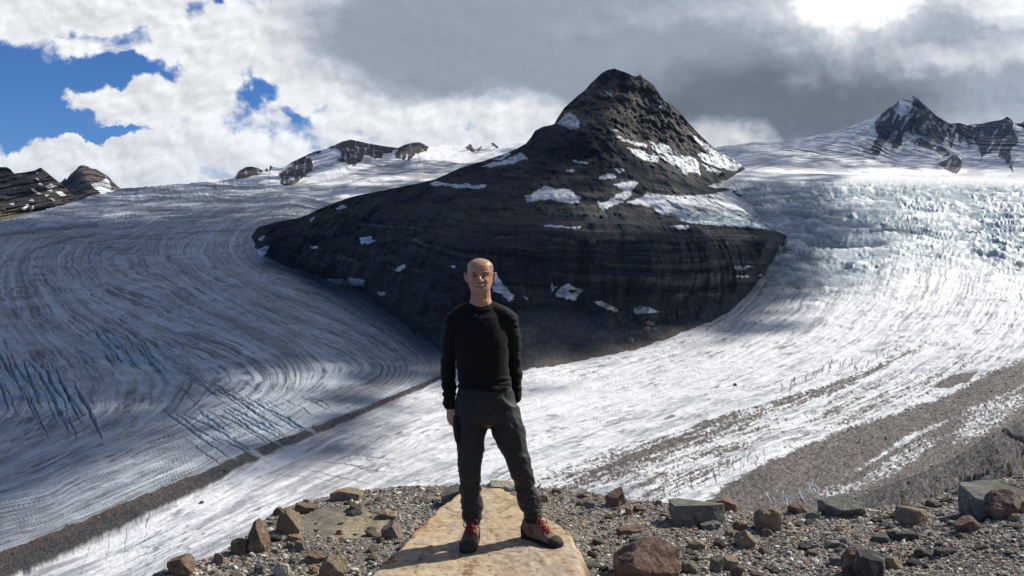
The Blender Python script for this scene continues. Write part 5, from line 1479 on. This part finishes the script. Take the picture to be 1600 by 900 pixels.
    simple('teeth', [tube_pts([(hx-.0310, fy+.0085, mzz+.0065, .0020, .0030), (hx-.018, fy-.0015, mzz+.0020, .0030, .0078), (hx, fy-.0055, mzz+.0004, .003, .0088), (hx+.018, fy-.0015, mzz+.0020, .0030, .0078), (hx+.0310, fy+.0085, mzz+.0065, .0020, .0030)], 18, ring=10)], plain_mat('teeth_white', (.85, .82, .76), .3, .5, .05), root)
    # ---- shirt
    bl = cloth_mat('black_knit', (.0045, .0045, .0055), .8, .08)
    parts = [tube_pts([(mx(751), Y+.02, mz(473), .074, .064), (mx(751), Y+.015, mz(481), .100, .070), (mx(751), Y+.01, mz(494), .150, .086), (mx(752), Y, mz(515), .168, .106), (mx(753), Y, mz(535), .170, .115), (mx(754), Y, mz(565), .163, .110), (mx(756), Y, mz(590), .163, .105), (mx(757), Y, mz(604), .172, .112), (mx(757), Y, mz(608), .170, .110)], 40, ring=28)]
    lowL = tuple(wrL[i]+(wrL[i]-elL[i])*.02 for i in range(3)); lowR = tuple(wrR[i]+(wrR[i]-elR[i])*.02 for i in range(3))
    parts.append(chain(shL, elL, lowL, (.058, .062, .054, .051, .049, .043, .036), n=34, dy=1.05))
    parts.append(chain(shR, elR, lowR, (.058, .062, .054, .051, .049, .043, .036), n=34, dy=1.05))
    for s, q in ((-1, shL), (1, shR)):     # sloping shoulder line
        parts.append(tube_pts([(mx(751)+s*.055, Y+.02, mz(480), .040, .05), (mx(751)+s*.110, Y+.015, mz(488), .050, .058), (q[0]+s*.004, q[1], q[2]-.004, .056, .060), (q[0]+s*.010, q[1]+.004, q[2]-.05, .054, .056)], 14))
    sh = remesh('shirt', parts, .0055, 14)
    v, n = getv(sh)
    f = (noise3(v*np.array([1, 1, 2.2]), 7, 720, 3)-.5)*(.35+.65*sm(.14, .19, np.abs(v[:, 0]-mx(753)))); f2 = noise3(v*np.array([1, 1, 3.2]), 15, 721, 3)-.5
    armm = sm(.150, .185, np.abs(v[:, 0]-mx(753)))
    f3 = noise3(v*np.array([.6, .6, 3.5]), 16, 722, 2)-.5
    v += n*(f*.016+f2*.007+armm*f3*.024+(1-armm)*sm(mz(575), mz(600), v[:, 2])*f3*.030)[:, None]
    v[:, 2] -= .034*np.exp(-((v[:, 0]-mx(751))/.055)**2)*sm(mz(500), mz(478), v[:, 2])*sm(Y+.03, Y-.02, v[:, 1])
    setv(sh, v); sh.data.materials.clear(); sh.data.materials.append(bl); sh.parent = root
    # neckband
    ring = [(mx(751)+.073*math.cos(a), Y+.008+.066*math.sin(a), mz(472.5)-.040*(1-math.sin(a))*.5-.003, .0042, .0042) for a in np.linspace(0, 2*math.pi, 25)]
    simple('neckband', [tube_pts(ring, 50, ring=8)], bl, sh)
    # ---- trousers
    gy = cloth_mat('grey_softshell', (.019, .020, .0225), .6, .12, 260, .3)
    parts = [tube_pts([(mx(757), Y, mz(600), .158, .100), (mx(758), Y, mz(618), .182, .118), (mx(759), Y, mz(640), .196, .125), (mx(760), Y, mz(652), .190, .118), (mx(760), Y, mz(660), .150, .09)], 20, ring=28)]
    hemL = (anL[0]-.002, anL[1], zL+.155); hemR = (anR[0]-.008, anR[1]-.01, zR+.165)
    parts.append(chain((hipL[0]-.004, hipL[1], hipL[2]+.01), knL, hemL, (.098, .098, .082, .072, .070, .068, .060), n=40, dy=1.05))
    parts.append(chain((hipR[0]+.004, hipR[1], hipR[2]+.01), knR, hemR, (.098, .104, .088, .078, .072, .068, .058), n=40, dy=1.05))
    tr = remesh('trousers', parts, .0055, 4)
    v, n = getv(tr)
    f = noise3(v*np.array([1.2, 1, .8]), 6, 730, 3)-.5; f2 = ridged((v[:, 0]*.9+v[:, 2]*.8+v[:, 1]*.5)*9, (v[:, 2]-.5*v[:, 0])*6+v[:, 1]*3, 731, 3)-.45
    low = sm(.60, .25, v[:, 2]); f3 = np.abs(noise3(v*np.array([.7, .7, 3.2]), 12, 732, 3)-.5)
    pk = sm(.03, .0, np.abs(v[:, 2]-mz(668)-.35*np.abs(v[:, 0]-mx(760))))
    v += n*(f*.026+f2*.014+low*(.030*(.10-f3)*2-.002))[:, None]
    setv(tr, v); tr.data.materials.clear(); tr.data.materials.append(gy); tr.parent = root
    simple('hem_cuff', [tube_pts([hemL[:2]+(hemL[2]+.012, .062, .066), hemL[:2]+(hemL[2]-.012, .060, .064)], 6)], gy, tr)
    simple('hem_cuff', [tube_pts([hemR[:2]+(hemR[2]+.012, .060, .064), hemR[:2]+(hemR[2]-.012, .058, .062)], 6)], gy, tr)
    cp = [(mx(713), Y-.045, mz(648), .016, .03), (mx(712.5), Y-.05, mz(662), .018, .045), (mx(715), Y-.05, mz(682), .016, .045), (mx(717), Y-.045, mz(690), .010, .03)]
    simple('pocket', [tube_pts(cp, 12)], gy, tr)
    # ---- boots
    suede = plain_mat('tan_suede', (.20, .135, .095), .8, .2, .45, 60); rub = plain_mat('black_rubber', (.022, .022, .023), .7, .3, .3, 60); redl = plain_mat('red_lace', (.30, .038, .040), .7, .3, .2, 90); dk = plain_mat('dark_mesh', (.025, .022, .022), .8, .2, .3, 150)
    redc = plain_mat('red_lining', (.20, .035, .032), .7, .2, .2, 90)
    def boot(ax, ay, z0, ang, side):
        b = bpy.data.objects.new('boot', None); COL.objects.link(b); b.parent = root; b.location = (ax, ay, z0-.004); b.rotation_euler = (0, 0, ang)
        # local: toe towards -Y
        def stack(secs, ring=22, e=.8, cap=True):
            V, F = [], []
            for s, w, h0, h1, xo in secs:
                for j in range(ring):
                    th = 2*math.pi*j/ring; c, q = math.cos(th), math.sin(th)
                    V.append(np.array([xo+w*np.sign(c)*abs(c)**e, s, (h0+h1)/2+(h1-h0)/2*np.sign(q)*abs(q)**e]))
            m = len(secs)
            for i in range(m-1):
                for j in range(ring): F.append((i*ring+j, i*ring+(j+1) % ring, (i+1)*ring+(j+1) % ring, (i+1)*ring+j))
            for i, k in ((0, 0), (m-1, 1)):
                V.append(np.mean(V[i*ring:(i+1)*ring], 0))
                for j in range(ring): F.append((len(V)-1, i*ring+j, i*ring+(j+1) % ring))
            return V, F
        x1 = side*.006
        up = [(.085, .022, .03, .105, 0), (.078, .034, .022, .135, 0), (.055, .040, .02, .150, 0), (.02, .042, .02, .152, 0), (-.015, .042, .02, .142, 0), (-.045, .043, .02, .120, 0), (-.08, .046, .02, .098, x1), (-.12, .050, .02, .082, x1), (-.155, .049, .02, .070, x1), (-.185, .042, .02, .058, x1*1.4), (-.205, .026, .022, .046, x1*1.6)]
        o = remesh('upper', [stack(up)], .004, 3); vv, nn = getv(o)
        vv += nn*((noise3(vv, 26, 740, 3)-.5)*.008)[:, None]; setv(o, vv); o.data.materials.clear(); o.data.materials.append(suede); o.parent = b
        so = [(.094, .026, 0, .028, 0), (.080, .038, 0, .030, 0), (.03, .043, 0, .026, 0), (-.03, .044, .002, .024, 0), (-.09, .052, 0, .026, x1), (-.15, .054, 0, .028, x1), (-.19, .046, .003, .032, x1*1.4), (-.213, .028, .010, .040, x1*1.6)]
        simple('sole', [stack(so, e=.55)], rub, b)
        toe = [(-.152, .0515, .018, .060, x1), (-.160, .0515, .018, .070, x1), (-.186, .045, .018, .062, x1*1.4), (-.206, .031, .02, .053, x1*1.6), (-.216, .016, .024, .042, x1*1.7)]
        simple('toe_cap', [stack(toe, e=.85)], plain_mat('toe_rubber', (.042, .038, .035), .75, .25, .35, 60), b)
        heel = [(.092, .024, .02, .085, 0), (.084, .037, .018, .11, 0), (.055, .0425, .018, .075, 0), (.035, .0430, .018, .045, 0)]
        simple('heel_counter', [stack(heel)], dk, b)
        simple('collar', [tube_pts([(.0, .015, .120, .046, .055), (.0, .018, .150, .047, .058), (.0, .02, .176, .046, .056)], 8)], dk, b)
        simple('tongue', [tube_pts([(0, -.030, .172, .024, .008), (0, -.040, .140, .022, .012), (0, -.075, .108, .018, .010), (x1, -.115, .088, .012, .006)], 10)], redc, b)
        L = []
        for k in range(5):
            t = k/4; yy = -.045-.070*t; zz = .140-.052*t; w = .026-.006*t
            for s in (-1, 1): L.append(tube_pts([(s*w, yy+.004, zz-.012, .0026, .0026), (0, yy-.012, zz+.006, .0028, .0028), (-s*w, yy-.014, zz-.016, .0026, .0026)], 8, ring=6))
        for s in (-1, 1):
            L.append(tube_pts([(0, -.054, .150, .0028, .0028), (s*.030, -.060, .165, .0026, .0026), (s*.046, -.066, .128, .0026, .0026), (s*.020, -.072, .118, .0026, .0026), (0, -.058, .146, .0026, .0026)], 16, ring=6))
            L.append(tube_pts([(0, -.054, .150, .0028, .0028), (s*.026, -.082, .130, .0024, .0024), (s*.040, -.092, .085, .0024, .0024)], 10, ring=6))
        simple('laces', L, redl, b)
        for q in (-1, 1): simple('side_patch', [ellipsoid((q*.041, -.005, .085), (.0055, .028, .016), (.5, 0, 0))], redc, b)
        return b
    boot(anL[0], anL[1]-.005, zL, -.10, -1)
    boot(anR[0], anR[1]-.01, zR, .80, 1)
# ------------------------------------------------------------------ BUILD
import time as _t
def _run(f):
    t = _t.time(); r = f(); print(f.__name__, round(_t.time()-t, 1), 's'); return r
for f in (build_world, build_lights_camera, build_valley_floor, build_glacier, build_massif, build_far_range, build_hills, build_right_peak, build_flank, build_cloud_shadow, build_haze,
          build_ledge, build_slab, build_boulders, build_rubble, build_stones, build_gravel, build_plants, build_person):
    _run(f)
